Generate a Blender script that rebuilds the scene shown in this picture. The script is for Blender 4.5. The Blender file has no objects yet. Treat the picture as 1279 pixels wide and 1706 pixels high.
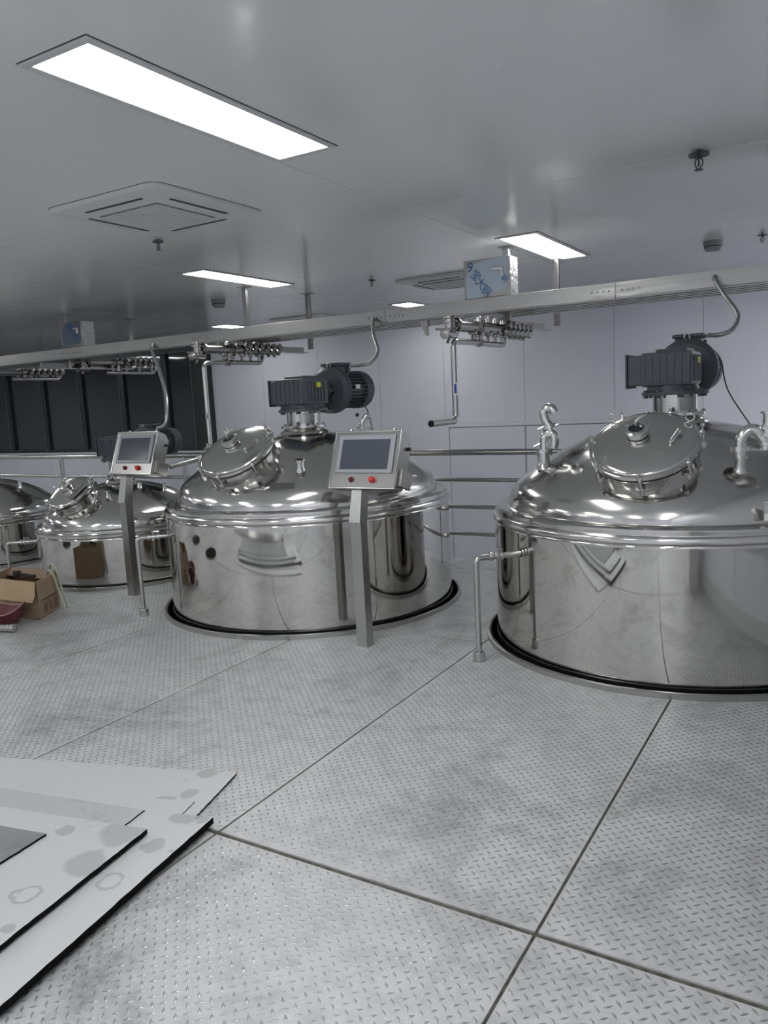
import bpy, bmesh, math, random
import numpy as np
from mathutils import Vector, Matrix
from mathutils.geometry import delaunay_2d_cdt

random.seed(7)
SC = bpy.context.scene
COL = SC.collection
PI = math.pi

# ------------------------------------------------------------------ camera
cam_d = bpy.data.cameras.new('camera')
cam = bpy.data.objects.new('camera', cam_d)
COL.objects.link(cam)
cam_d.sensor_fit = 'HORIZONTAL'
cam_d.sensor_width = 36.0
cam_d.lens = 36.0 * 1305.84 / 1279.0
cam_d.clip_start = 0.02
cam_d.clip_end = 200
_r = Vector((0.85795421, 0.51121352, -0.05074751))
_u = Vector((-0.02899704, 0.14681568, 0.98873876))
_f = Vector((-0.51290715, 0.84682105, -0.14078481))
cam.matrix_world = Matrix(((_r.x, _u.x, -_f.x, 0), (_r.y, _u.y, -_f.y, 0), (_r.z, _u.z, -_f.z, 1.6), (0, 0, 0, 1)))
SC.camera = cam

# ------------------------------------------------------------------ world, exposure
w = bpy.data.worlds.new('night')
SC.world = w
w.use_nodes = True
w.node_tree.nodes['Background'].inputs[0].default_value = (0.02, 0.022, 0.028, 1)
w.node_tree.nodes['Background'].inputs[1].default_value = 0.3
SC.view_settings.view_transform = 'Standard'
SC.view_settings.look = 'None'
SC.view_settings.gamma = 1.0
SC.view_settings.use_curve_mapping = False
SC.view_settings.exposure = 1.15
LAMP = 8.5
CEIL = 2.9
WALLY = 11.0

# ------------------------------------------------------------------ materials
def mat(name, col, metal=0.0, rough=0.5, emit=None, estr=1.0, bump=None, mott=None, rvar=None, coat=0.0, aniso=0.0, spec=0.5, trans=0.0):
    m = bpy.data.materials.new(name)
    m.use_nodes = True
    nt = m.node_tree
    b = nt.nodes['Principled BSDF']
    b.inputs['Base Color'].default_value = (*col, 1)
    b.inputs['Metallic'].default_value = metal
    b.inputs['Roughness'].default_value = rough
    b.inputs['Specular IOR Level'].default_value = spec
    b.inputs['Coat Weight'].default_value = coat
    b.inputs['Anisotropic'].default_value = aniso
    b.inputs['Transmission Weight'].default_value = trans
    if emit:
        b.inputs['Emission Color'].default_value = (*emit, 1)
        b.inputs['Emission Strength'].default_value = estr
    tc = nt.nodes.new('ShaderNodeTexCoord')
    if mott:      # (scale, amount, stretch) small tonal variation of the stuff itself
        n = nt.nodes.new('ShaderNodeTexNoise'); n.inputs['Scale'].default_value = mott[0]; n.inputs['Detail'].default_value = 5
        mp = nt.nodes.new('ShaderNodeMapping'); mp.inputs['Scale'].default_value = mott[2] if len(mott) > 2 else (1, 1, 1)
        nt.links.new(tc.outputs['Object'], mp.inputs[0]); nt.links.new(mp.outputs[0], n.inputs['Vector'])
        r = nt.nodes.new('ShaderNodeValToRGB')
        lo = [c * (1 - mott[1]) for c in col]; hi = [min(1, c * (1 + mott[1])) for c in col]
        r.color_ramp.elements[0].position = 0.3; r.color_ramp.elements[1].position = 0.7
        r.color_ramp.elements[0].color = (*lo, 1); r.color_ramp.elements[1].color = (*hi, 1)
        nt.links.new(n.outputs['Fac'], r.inputs[0]); nt.links.new(r.outputs[0], b.inputs['Base Color'])
    if rvar:      # (scale, lo, hi, stretch)
        n = nt.nodes.new('ShaderNodeTexNoise'); n.inputs['Scale'].default_value = rvar[0]; n.inputs['Detail'].default_value = 4
        mp = nt.nodes.new('ShaderNodeMapping'); mp.inputs['Scale'].default_value = rvar[3] if len(rvar) > 3 else (1, 1, 1)
        nt.links.new(tc.outputs['Object'], mp.inputs[0]); nt.links.new(mp.outputs[0], n.inputs['Vector'])
        mr = nt.nodes.new('ShaderNodeMapRange'); mr.inputs['To Min'].default_value = rvar[1]; mr.inputs['To Max'].default_value = rvar[2]
        mr.inputs['From Min'].default_value = .3; mr.inputs['From Max'].default_value = .7
        nt.links.new(n.outputs['Fac'], mr.inputs[0]); nt.links.new(mr.outputs[0], b.inputs['Roughness'])
    if bump:      # (scale, strength, distance, stretch)
        n = nt.nodes.new('ShaderNodeTexNoise'); n.inputs['Scale'].default_value = bump[0]; n.inputs['Detail'].default_value = 3
        mp = nt.nodes.new('ShaderNodeMapping'); mp.inputs['Scale'].default_value = bump[3] if len(bump) > 3 else (1, 1, 1)
        nt.links.new(tc.outputs['Object'], mp.inputs[0]); nt.links.new(mp.outputs[0], n.inputs['Vector'])
        bp = nt.nodes.new('ShaderNodeBump'); bp.inputs['Strength'].default_value = bump[1]; bp.inputs['Distance'].default_value = bump[2]
        nt.links.new(n.outputs['Fac'], bp.inputs['Height']); nt.links.new(bp.outputs[0], b.inputs['Normal'])
    return m

def stain_mat(name, base, dark, metal, rough, scale=1.3, lo=.5, hi=.68, bump=None, grit=.0):
    """worn plate: broad scuffed patches and fine speckle over a bare metal colour"""
    m = mat(name, base, metal, rough, bump=bump)
    nt = m.node_tree; b = nt.nodes['Principled BSDF']
    tc = nt.nodes.new('ShaderNodeTexCoord')
    geo = nt.nodes.new('ShaderNodeNewGeometry')
    n = nt.nodes.new('ShaderNodeTexNoise'); n.inputs['Scale'].default_value = scale; n.inputs['Detail'].default_value = 8; n.inputs['Roughness'].default_value = .68
    n.inputs['Distortion'].default_value = .6
    nt.links.new(geo.outputs['Position'], n.inputs['Vector'])
    r = nt.nodes.new('ShaderNodeValToRGB')
    r.color_ramp.elements[0].position = lo; r.color_ramp.elements[1].position = hi
    r.color_ramp.elements[0].color = (0, 0, 0, 1); r.color_ramp.elements[1].color = (1, 1, 1, 1)
    nt.links.new(n.outputs['Fac'], r.inputs[0])
    n2 = nt.nodes.new('ShaderNodeTexNoise'); n2.inputs['Scale'].default_value = 38; n2.inputs['Detail'].default_value = 3
    nt.links.new(geo.outputs['Position'], n2.inputs['Vector'])
    mu = nt.nodes.new('ShaderNodeMath'); mu.operation = 'MULTIPLY'
    nt.links.new(r.outputs[0], mu.inputs[0]); nt.links.new(n2.outputs['Fac'], mu.inputs[1])
    mx = nt.nodes.new('ShaderNodeMix'); mx.data_type = 'RGBA'
    mx.inputs[6].default_value = (*base, 1); mx.inputs[7].default_value = (*dark, 1)
    n3 = nt.nodes.new('ShaderNodeTexNoise'); n3.inputs['Scale'].default_value = 9; n3.inputs['Detail'].default_value = 10; n3.inputs['Roughness'].default_value = .75
    nt.links.new(geo.outputs['Position'], n3.inputs['Vector'])
    r3 = nt.nodes.new('ShaderNodeMapRange'); r3.inputs['From Min'].default_value = .46; r3.inputs['From Max'].default_value = .72; r3.inputs['To Max'].default_value = grit
    nt.links.new(n3.outputs['Fac'], r3.inputs[0])
    ad = nt.nodes.new('ShaderNodeMath'); ad.operation = 'ADD'; ad.use_clamp = True
    nt.links.new(mu.outputs[0], ad.inputs[0]); nt.links.new(r3.outputs[0], ad.inputs[1])
    nt.links.new(ad.outputs[0], mx.inputs[0])
    nt.links.new(mx.outputs[2], b.inputs['Base Color'])
    mr = nt.nodes.new('ShaderNodeMapRange'); mr.inputs['To Min'].default_value = rough - .06; mr.inputs['To Max'].default_value = rough + .1
    nt.links.new(n2.outputs['Fac'], mr.inputs[0]); nt.links.new(mr.outputs[0], b.inputs['Roughness'])
    return m

M = {}
M['ceil'] = mat('painted_steel_ceiling', (.82, .83, .84), 0, .16, spec=1.0, rvar=(3, .12, .20, (.25, 3, 1)), bump=(3, .08, .003, (.3, 2.5, 1)))
M['seam'] = mat('dark_joint', (.06, .06, .065), 0, .7)
M['wall'] = mat('white_wall_panel', (.78, .79, .855), 0, .38, bump=(1.6, .1, .004))
M['wallseam'] = mat('wall_joint_filler', (.55, .56, .60), 0, .6)
M['frame'] = mat('dark_window_frame', (.035, .04, .045), .2, .4)
M['glass'] = mat('night_window_glass', (.028, .03, .036), 0, .04, spec=.7)
M['plate'] = stain_mat('tread_plate_steel', (.63, .63, .635), (.19, .20, .19), .25, .46, grit=.42)
M['lug'] = stain_mat('tread_lug_steel', (.42, .42, .425), (.25, .25, .24), .7, .36)
M['weld'] = mat('dirty_weld_joint', (.12, .115, .095), .3, .7, mott=(40, .5), bump=(60, .6, .004))
M['sheet'] = stain_mat('loose_sheet_steel', (.66, .67, .68), (.42, .42, .41), .35, .55, scale=3.4, lo=.58, hi=.6, bump=(140, .25, .002))
M['sheetdark'] = stain_mat('dull_sheet_steel', (.33, .34, .34), (.24, .24, .24), .4, .5, scale=3.4, bump=(120, .3, .002))
M['edge'] = mat('cut_edge_and_gap_shade', (.006, .006, .006), 0, .9, spec=.1)  # black sheet edges, made deep to stand in for the shaded gap beneath
M['body'] = mat('mirror_stainless', (.57, .56, .54), 1, .04, rvar=(5, .028, .06, (1, 1, .2)), bump=(1.1, .05, .01))
M['dome'] = mat('polished_stainless', (.62, .61, .59), 1, .13, rvar=(4, .10, .17), bump=(1.5, .06, .01))
M['steel'] = mat('bright_stainless', (.68, .68, .66), 1, .16)
M['brush'] = mat('brushed_stainless', (.42, .42, .405), 1, .30, rvar=(9, .27, .34, (4, 4, .6)))
M['pipe'] = mat('satin_stainless_pipe', (.50, .50, .49), 1, .24)
M['tray'] = mat('brushed_tray_steel', (.44, .435, .42), 1, .36, rvar=(12, .28, .44, (.3, 3, 3)))
M['darksteel'] = mat('valve_steel', (.34, .33, .32), 1, .22)
M['motor'] = mat('dark_grey_motor_paint', (.070, .080, .095), 0, .42)
M['black'] = mat('black_rubber', (.008, .008, .008), 0, .35)
M['void'] = mat('pipe_bore_shade', (.004, .004, .004), 0, .9)  # painted darkness inside the open pipe ends
M['yellow'] = mat('yellow_sticker', (.75, .80, .03), 0, .5)
M['white'] = mat('white_label', (.8, .8, .8), 0, .5)
M['bluel'] = mat('blue_label_print', (.04, .07, .45), 0, .5)
M['screen'] = mat('switched_off_screen', (.075, .085, .11), 0, .16)
M['bezel'] = mat('silver_grey_bezel', (.36, .37, .40), .2, .4)
M['red'] = mat('red_button', (.62, .03, .02), 0, .3)
M['darkred'] = mat('dark_red_button', (.16, .008, .02), 0, .3)
M['film'] = mat('pale_blue_film', (.58, .68, .79), .2, .25)
M['ink'] = mat('blue_film_print', (.03, .16, .42), 0, .5)
M['lamp'] = mat('lit_panel_diffuser', (.9, .95, .92), 0, .5, emit=(.985, .998, .993), estr=LAMP)
M['lampframe'] = mat('lamp_frame_paint', (.62, .64, .64), 0, .35)
M['acw'] = mat('white_plastic', (.74, .75, .75), 0, .4)
M['detector'] = mat('grey_detector_plastic', (.26, .27, .27), 0, .5)
M['acg'] = mat('grey_grille', (.20, .21, .22), 0, .5)
M['card'] = mat('brown_cardboard', (.36, .26, .17), 0, .8, mott=(6, .12), bump=(60, .1, .002))
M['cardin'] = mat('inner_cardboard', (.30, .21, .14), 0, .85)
M['cprint'] = mat('faded_box_print', (.19, .13, .10), 0, .8)
M['hose'] = mat('pale_green_hose', (.42, .44, .36), 0, .45)
M['maroon'] = mat('maroon_plastic', (.13, .02, .03), 0, .38)
M['maroonrim'] = mat('worn_pink_rim', (.42, .24, .25), 0, .5)
M['tool'] = mat('dark_tool_handle', (.025, .018, .016), 0, .5)
M['wood'] = mat('batten_wood', (.12, .09, .06), 0, .8)
M['cabinet'] = mat('white_cabinet_paint', (.80, .80, .78), 0, .45)
M['conduit'] = mat('grey_flexible_conduit', (.42, .43, .43), .85, .32)
M['wire'] = mat('black_wire', (.015, .015, .02), 0, .4)
M['glassport'] = mat('dark_sight_glass', (.02, .025, .025), 0, .05)

# ------------------------------------------------------------------ mesh helpers
def obj(name, bm, m, parent=None, smooth=None, loc=None, rot=None):
    me = bpy.data.meshes.new(name)
    bm.normal_update()
    bm.to_mesh(me); bm.free()
    mats = m if isinstance(m, (list, tuple)) else [m]
    for x in mats: me.materials.append(x)
    o = bpy.data.objects.new(name, me)
    COL.objects.link(o)
    if parent: o.parent = parent
    if loc: o.location = loc
    if rot: o.rotation_euler = rot
    if smooth is not None:
        me.polygons.foreach_set('use_smooth', [True] * len(me.polygons))
        me.update()
        bm2 = bmesh.new(); bm2.from_mesh(me)
        lim = math.radians(smooth)
        for e in bm2.edges:
            if len(e.link_faces) == 2 and e.calc_face_angle(0) > lim: e.smooth = False
        bm2.to_mesh(me); bm2.free()
        if len(me.polygons) < 4000:
            wn_ = o.modifiers.new('weighted_normals', 'WEIGHTED_NORMAL'); wn_.keep_sharp = True; wn_.weight = 80
    return o

def empty(name, loc=(0, 0, 0), rz=0.0):
    o = bpy.data.objects.new(name, None); o.empty_display_size = .1
    COL.objects.link(o); o.location = loc; o.rotation_euler = (0, 0, rz)
    return o

def tag(o, label, cat, group=None, kind=None):
    if label: o['label'] = label
    if cat: o['category'] = cat
    if group: o['group'] = group
    if kind: o['kind'] = kind
    return o

def copy_tree(o, parent=None):
    c = o.copy(); COL.objects.link(c); c.parent = parent
    for ch in list(o.children): copy_tree(ch, c)
    return c

def box(bm, x0, x1, y0, y1, z0, z1, bev=0.0, M4=None, mi=0):
    v = [bm.verts.new((x, y, z)) for z in (z0, z1) for y in (y0, y1) for x in (x0, x1)]
    fs = [(0, 2, 3, 1), (4, 5, 7, 6), (0, 1, 5, 4), (1, 3, 7, 5), (3, 2, 6, 7), (2, 0, 4, 6)]
    faces = [bm.faces.new([v[i] for i in f]) for f in fs]
    for f in faces: f.material_index = mi
    if bev:
        es = list({e for f in faces for e in f.edges})
        r = bmesh.ops.bevel(bm, geom=es, offset=bev, segments=2, affect='EDGES', profile=.5)
        v = list({vv for f in r['faces'] for vv in f.verts} | {x for x in v if x.is_valid})
    if M4 is not None:
        bmesh.ops.transform(bm, matrix=M4, verts=v)
    return v

def frame_of(d):
    d = Vector(d).normalized()
    a = Vector((0, 0, 1)) if abs(d.z) < .9 else Vector((1, 0, 0))
    x = d.cross(a).normalized(); y = d.cross(x).normalized()
    return x, y, d

def lathe(bm, prof, n=32, origin=(0, 0, 0), axis=(0, 0, 1), close=True, mi=0):
    """prof: list of (r, z). Revolved about axis at origin."""
    ax = Vector(axis).normalized()
    if ax.z > .9999: X, Y = Vector((1, 0, 0)), Vector((0, 1, 0))
    else:
        X, Y, _ = frame_of(ax); Y = ax.cross(X)
    O = Vector(origin); rings = []
    for r, z in prof:
        if r < 1e-6: rings.append([bm.verts.new(O + ax * z)])
        else: rings.append([bm.verts.new(O + ax * z + (X * math.cos(2 * PI * i / n) + Y * math.sin(2 * PI * i / n)) * r) for i in range(n)])
    for a, b in zip(rings[:-1], rings[1:]):
        for i in range(n):
            j = (i + 1) % n
            if len(a) == 1 and len(b) == 1: continue
            if len(a) == 1: f = bm.faces.new((a[0], b[j], b[i])) if True else None
            elif len(b) == 1: f = bm.faces.new((a[i], a[j], b[0]))
            else: f = bm.faces.new((a[i], a[j], b[j], b[i]))
            f.material_index = mi
    return bm

def cyl(bm, p0, p1, r0, r1=None, n=16, mi=0):
    p0, p1 = Vector(p0), Vector(p1); L = (p1 - p0).length
    r1 = r0 if r1 is None else r1
    lathe(bm, [(0, 0), (r0, 0), (r1, L), (0, L)], n, p0, p1 - p0, mi=mi)

def smooth_path(pts, rad=.04, seg=6):
    """round the corners of a polyline"""
    P = [Vector(p) for p in pts]; out = [P[0]]
    for a, b, c in zip(P[:-2], P[1:-1], P[2:]):
        d1 = (a - b); d2 = (c - b)
        t = min(rad, d1.length * .49, d2.length * .49)
        q0 = b + d1.normalized() * t; q1 = b + d2.normalized() * t
        for k in range(seg + 1):
            s = k / seg
            out.append(q0 * (1 - s) ** 2 + b * 2 * s * (1 - s) + q1 * s * s)
    out.append(P[-1]); return out

def spline(pts, seg=8):
    P = [Vector(p) for p in pts]; P = [P[0] * 2 - P[1]] + P + [P[-1] * 2 - P[-2]]; out = []
    for i in range(1, len(P) - 2):
        for k in range(seg):
            t = k / seg; a, b, c, d = P[i - 1], P[i], P[i + 1], P[i + 2]
            out.append(.5 * ((2 * b) + (c - a) * t + (2 * a - 5 * b + 4 * c - d) * t * t + (3 * b - a - 3 * c + d) * t ** 3))
    out.append(P[-2]); return out

def tube(bm, pts, r, n=12, cap=True, ribs=0, mi=0, hollow=0.0):
    P = [Vector(p) for p in pts]
    x, y, d = frame_of(P[1] - P[0]); prev = d; rings = []
    for i, p in enumerate(P):
        if i == 0: t = P[1] - P[0]
        elif i == len(P) - 1: t = P[-1] - P[-2]
        else: t = (P[i + 1] - P[i]).normalized() + (P[i] - P[i - 1]).normalized()
        t = t.normalized()
        q = prev.rotation_difference(t); x = q @ x; y = q @ y; prev = t
        rr = r * (1.14 if ribs and i % 2 else 1.0)
        rings.append([bm.verts.new(p + (x * math.cos(2 * PI * k / n) + y * math.sin(2 * PI * k / n)) * rr) for k in range(n)])
    for a, b in zip(rings[:-1], rings[1:]):
        for k in range(n):
            f = bm.faces.new((a[k], a[(k + 1) % n], b[(k + 1) % n], b[k])); f.material_index = mi
    if cap:
        bm.faces.new(rings[0][::-1]).material_index = mi; bm.faces.new(rings[-1]).material_index = mi
    return bm

def B(): return bmesh.new()

def fix(bm):
    bmesh.ops.recalc_face_normals(bm, faces=bm.faces); return bm

def solid(name, parent, m, fn, smooth=40, **kw):
    bm = B(); fn(bm); fix(bm); return obj(name, bm, m, parent, smooth, **kw)

# ------------------------------------------------------------------ tanks' places
T_RIGHT = (-0.985, 5.245); T_MID = (-3.868, 5.198); T_SMALL = (-6.39, 5.43); T_FAR = (-8.72, 5.43)
HOLES = [(*T_RIGHT, 1.215), (*T_MID, 1.215), (*T_SMALL, .905), (*T_FAR, .905), (-6.3, 1.88, .36), (-7.75, 2.2, .36)]
EDGE_Y = 6.95

# ================================================================== THE SETTING
# ---- platform floor: dark underlay, tread plates with holes, their lugs
XS = [.42, -.777, -2.045, -3.30, -4.52, -5.78, -7.04, -8.30, -9.56, -10.82, -12.08, -13.34]
YS = [-4.0, -.5, 2.03, 4.55, EDGE_Y]

def plate_2d(x0, x1, y0, y1, holes):
    """triangulated rectangle minus discs"""
    pts = [(x0, y0), (x1, y0), (x1, y1), (x0, y1)]; edges = [(0, 1), (1, 2), (2, 3), (3, 0)]
    for hx, hy, hr in holes:
        n = 128 if hr > 1 else 72; k = len(pts)
        pts += [(hx + hr * math.cos(2 * PI * i / n), hy + hr * math.sin(2 * PI * i / n)) for i in range(n)]
        edges += [(k + i, k + (i + 1) % n) for i in range(n)]
    v, e, f, *_ = delaunay_2d_cdt([Vector(p) for p in pts], edges, [], 0, 1e-5)
    keep = []
    for t in f:
        cx = sum(v[i].x for i in t) / len(t); cy = sum(v[i].y for i in t) / len(t)
        if not (x0 < cx < x1 and y0 < cy < y1): continue
        if any((cx - hx) ** 2 + (cy - hy) ** 2 < (hr * .9995) ** 2 * (math.cos(PI / 72)) ** 2 for hx, hy, hr in holes): continue
        keep.append(t)
    return v, keep

def plate_bm(x0, x1, y0, y1, holes, zt, th):
    bm = B(); v, fs = plate_2d(x0, x1, y0, y1, holes)
    V = {}
    for t in fs:
        for i in t:
            if i not in V: V[i] = bm.verts.new((v[i].x, v[i].y, zt))
        try: bm.faces.new([V[i] for i in t])
        except ValueError: pass
    for f in bm.faces:
        if f.normal.z < 0: f.normal_flip()
    bm.normal_update()
    r = bmesh.ops.extrude_face_region(bm, geom=list(bm.faces))
    bmesh.ops.translate(bm, verts=[g for g in r['geom'] if isinstance(g, bmesh.types.BMVert)], vec=(0, 0, -th))
    fix(bm); return bm

floor = obj('floor', plate_bm(-13.34, .42, -4.0, EDGE_Y, HOLES, -.006, .19), M['weld'])
floor['kind'] = 'structure'

def lugs_mesh(name, x0, x1, y0, y1, holes, parent):
    p = .0445
    ii = np.arange(math.floor(x0 / p) - 1, math.ceil(x1 / p) + 1); jj = np.arange(math.floor(y0 / p) - 1, math.ceil(y1 / p) + 1)
    gx, gy = np.meshgrid(ii * p, jj * p); A = np.stack([gx.ravel(), gy.ravel()], 1); Bq = A + p / 2
    C2 = np.concatenate([A, Bq]); ang = np.concatenate([np.full(len(A), 3 * PI / 4), np.full(len(Bq), PI / 4)])
    k = (C2[:, 0] > x0 + .015) & (C2[:, 0] < x1 - .015) & (C2[:, 1] > y0 + .015) & (C2[:, 1] < y1 - .015)
    for hx, hy, hr in holes: k &= np.hypot(C2[:, 0] - hx, C2[:, 1] - hy) > hr + .03
    C2 = C2[k]; ang = ang[k]; n = len(C2)
    if n == 0: return
    a, b, h = .0155, .0050, .0022
    loc = np.array([(-a, 0, 0), (a, 0, 0), (0, -b, 0), (0, b, 0), (-.45 * a, 0, h), (.45 * a, 0, h)])
    tri = np.array([(0, 2, 4), (2, 5, 4), (2, 1, 5), (1, 3, 5), (3, 4, 5), (3, 0, 4)])
    c, s = np.cos(ang)[:, None], np.sin(ang)[:, None]
    X = C2[:, :1] + loc[None, :, 0] * c - loc[None, :, 1] * s
    Y = C2[:, 1:] + loc[None, :, 0] * s + loc[None, :, 1] * c
    Z = np.broadcast_to(loc[None, :, 2], X.shape)
    co = np.stack([X, Y, Z], -1).reshape(-1, 3).astype(np.float32)
    fc = (tri[None] + (np.arange(n) * 6)[:, None, None]).reshape(-1).astype(np.int32)
    me = bpy.data.meshes.new(name)
    me.vertices.add(len(co)); me.vertices.foreach_set('co', co.ravel())
    me.loops.add(len(fc)); me.loops.foreach_set('vertex_index', fc)
    nf = len(fc) // 3; me.polygons.add(nf)
    me.polygons.foreach_set('loop_start', np.arange(nf, dtype=np.int32) * 3)
    me.polygons.foreach_set('use_smooth', np.ones(nf, dtype=bool))
    me.update(calc_edges=True); me.validate()
    me.materials.append(M['lug'])
    o = bpy.data.objects.new(name, me); COL.objects.link(o); o.parent = parent
    o['kind'] = 'stuff'
    return o

GAP = .0055
for i in range(len(XS) - 1):
    for j in range(len(YS) - 1):
        x1, x0 = XS[i] - GAP, XS[i + 1] + GAP
        y0 = YS[j] + (.011 if YS[j] == 2.03 else GAP); y1 = YS[j + 1] - (.011 if YS[j + 1] == 2.03 else GAP)
        hs = [h for h in HOLES if h[0] + h[2] > x0 and h[0] - h[2] < x1 and h[1] + h[2] > y0 and h[1] - h[2] < y1]
        o = obj('floor_plate', plate_bm(x0, x1, y0, y1, hs, 0.0, .006), M['plate'], floor)
        if x0 > -10 and y1 > 0: lugs_mesh('raised_lugs', x0, x1, max(y0, 0.0), y1, hs, o)

# curb rings round the tank openings, with the black seal inside
for (hx, hy, hr) in HOLES[:4]:
    def ring(bm, hr=hr):
        lathe(bm, [(hr - .008, -.19), (hr + .004, -.19), (hr + .004, 0.0), (hr + .012, 0.0), (hr + .012, .032), (hr + .006, .034), (hr - .004, .034), (hr - .008, .03), (hr - .008, -.19)], 128, (hx, hy, 0))
    c = solid('opening_curb', floor, M['brush'], ring)
    def seal(bm, hr=hr):
        lathe(bm, [(hr - .010, -.18), (hr - .010, .030), (hr - .016, .030), (hr - .05, -.10), (hr - .05, -.18), (hr - .010, -.18)], 128, (hx, hy, 0))
    solid('black_seal', c, M['black'], seal)
for (hx, hy, hr) in HOLES[4:]:
    def ring(bm, hr=hr):
        lathe(bm, [(hr - .008, -.15), (hr + .004, -.15), (hr + .004, 0.0), (hr + .02, 0.0), (hr + .02, .012), (hr - .008, .012), (hr - .008, -.15)], 64, (hx, hy, 0))
    solid('opening_curb', floor, M['brush'], ring)

# ---- lower hall floor beyond the platform
bm = B(); box(bm, -20, 4.6, -4.2, WALLY + .2, -1.15, -1.02)
lf = obj('floor_lower', bm, mat('lower_floor_paint', (.22, .23, .24), 0, .5)); lf['kind'] = 'structure'

# ---- ceiling of gloss painted steel panels
bm = B(); box(bm, -20, 4.6, -4.2, WALLY + .2, CEIL + .012, CEIL + .14)
ceil = obj('ceiling', bm, M['seam']); ceil['kind'] = 'structure'
CX = [.42, -2.715, -5.50, -8.30, -11.1, -13.9, -16.7, -19.8]
CY = [-4.0, 5.0, 7.74, WALLY]
for a, b in zip(CX[:-1], CX[1:]):
    CYk = CY if a > 0 else [CY[0], CY[2], CY[3]]
    for c, d in zip(CYk[:-1], CYk[1:]):
        bm = B(); box(bm, b + .003, a - .003, c + .003, d - .003, CEIL, CEIL + .012, bev=.002)
        obj('ceiling_panel', bm, M['ceil'], ceil)
for c, d in ((EDGE_Y, 8.9), (8.9, WALLY)):
    bm = B(); box(bm, .423, 4.4, c + .003, d - .003, CEIL, CEIL + .012, bev=.002); obj('ceiling_panel', bm, M['ceil'], ceil)

# ---- back wall: panels, night windows on the left, low doors
WX1 = -10.22
bm = B(); box(bm, -20, 4.6, WALLY + .02, WALLY + .2, -1.02, CEIL)
wb = obj('wall_back', bm, M['wallseam']); wb['kind'] = 'structure'
def wallpanel(x0, x1, z0, z1):
    bm = B(); box(bm, x0 + .0025, x1 - .0025, WALLY, WALLY + .03, z0 + .002, z1 - .002, bev=.0015)
    return obj('wall_panel', bm, M['wall'], wb)
DX0, DX1, DZ = -5.46, -2.86, 1.19
xs = [WX1, -9.02, -7.82, -6.62, DX0, -4.16, DX1, -1.72, -.55, .62, 1.8, 3.0, 4.4]
for a, b in zip(xs[:-1], xs[1:]):
    if a >= DX0 - .01 and b <= DX1 + .01: wallpanel(a, b, DZ, CEIL - .0)
    else: wallpanel(a, b, -1.02, CEIL)
mull = [WX1 - .42, -11.40, -12.62, -13.86, -15.10, -16.34, -17.6, -18.8, -19.8]
for a, b in zip(mull[:-1], mull[1:]): wallpanel(b, a, -1.02, .83)
wallpanel(mull[0], WX1, -1.02, .83)
# windows
for k, (a, b) in enumerate(zip(mull[:-1], mull[1:])):
    bm = B()
    x1, x0 = a, b
    for bx_ in ((x0, x0 + .07, .84, 2.84), (x1 - .045, x1, .84, 2.84), (x0 + .07, x1 - .045, .84, .90), (x0 + .07, x1 - .045, 2.78, 2.84)):
        box(bm, bx_[0], bx_[1], WALLY - .05, WALLY + .03, bx_[2], bx_[3])
    wn = obj('window_%d' % (k + 1), bm, M['frame']); wn['kind'] = 'structure'
    bm = B(); box(bm, x0 + .05, x1 - .03, WALLY + .0, WALLY + .012, .86, 2.82); obj('pane', bm, M['glass'], wn)
    bm = B(); box(bm, x1 - .060, x1 - .045, WALLY - .06, WALLY - .04, .86, 2.82); obj('glazing_bead', bm, mat('grey_bead', (.16, .17, .19), .3, .4) if k == 0 else bpy.data.materials['grey_bead'], wn)
bm = B(); box(bm, mull[0] + .002, WX1, WALLY - .05, WALLY + .03, .84, 2.84, bev=.004)
tr = obj('trim_1', bm, mat('charcoal_jamb_panel', (.03, .036, .034), .1, .45)); tr['kind'] = 'structure'
bm = B(); box(bm, -19.8, WX1, WALLY - .07, WALLY + .03, .80, .84, bev=.004)
tr = obj('trim_2', bm, M['lampframe']); tr['kind'] = 'structure'
# low doors
for k, (a, b) in enumerate(((DX0 + .06, -4.165), (-4.155, DX1 - .06))):
    bm = B(); box(bm, a + .004, b - .004, WALLY - .012, WALLY + .015, -1.0, DZ - .065, bev=.004)
    d = obj('door_%d' % (k + 1), bm, M['wall']); d['kind'] = 'structure'
    bm = B(); box(bm, (b - .10) if k == 0 else (a + .06), (b - .06) if k == 0 else (a + .10), WALLY - .05, WALLY - .012, -.1, .12, bev=.006)
    obj('handle', bm, M['steel'], d)
bm = B()
for q in ((DX0, DX0 + .055, -1.02, DZ), (DX1 - .055, DX1, -1.02, DZ), (DX0 + .055, DX1 - .055, DZ - .055, DZ)):
    box(bm, q[0], q[1], WALLY - .02, WALLY + .01, q[2], q[3], bev=.003)
tr = obj('trim_3', bm, M['wall']); tr['kind'] = 'structure'

# ---- side and front walls (outside the frame, seen in the polished steel)
bm = B(); box(bm, .445, .6, -4.2, EDGE_Y, -1.02, CEIL); wr = obj('wall_right', bm, M['wallseam']); wr['kind'] = 'structure'
ys = [-4, -2.8, -1.6, -.4, .8, 2.0, 3.2, 4.4, 5.6, 6.94]
for a, b in zip(ys[:-1], ys[1:]):
    bm = B(); box(bm, .42, .445, a + .003, b - .003, 0.0, CEIL, bev=.002); obj('wall_panel', bm, M['wall'], wr)
bm = B(); box(bm, .395, .42, -4, EDGE_Y, .0, .14, bev=.004); bs = obj('baseboard_right', bm, M['lampframe']); bs['kind'] = 'structure'
bm = B(); box(bm, 4.4, 4.6, EDGE_Y - .3, WALLY, -1.02, CEIL); w2 = obj('wall_far_right', bm, M['wall']); w2['kind'] = 'structure'
bm = B(); box(bm, .6, 4.6, EDGE_Y - .3, EDGE_Y, -1.02, CEIL); w3 = obj('wall_near_right', bm, M['wall']); w3['kind'] = 'structure'
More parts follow.
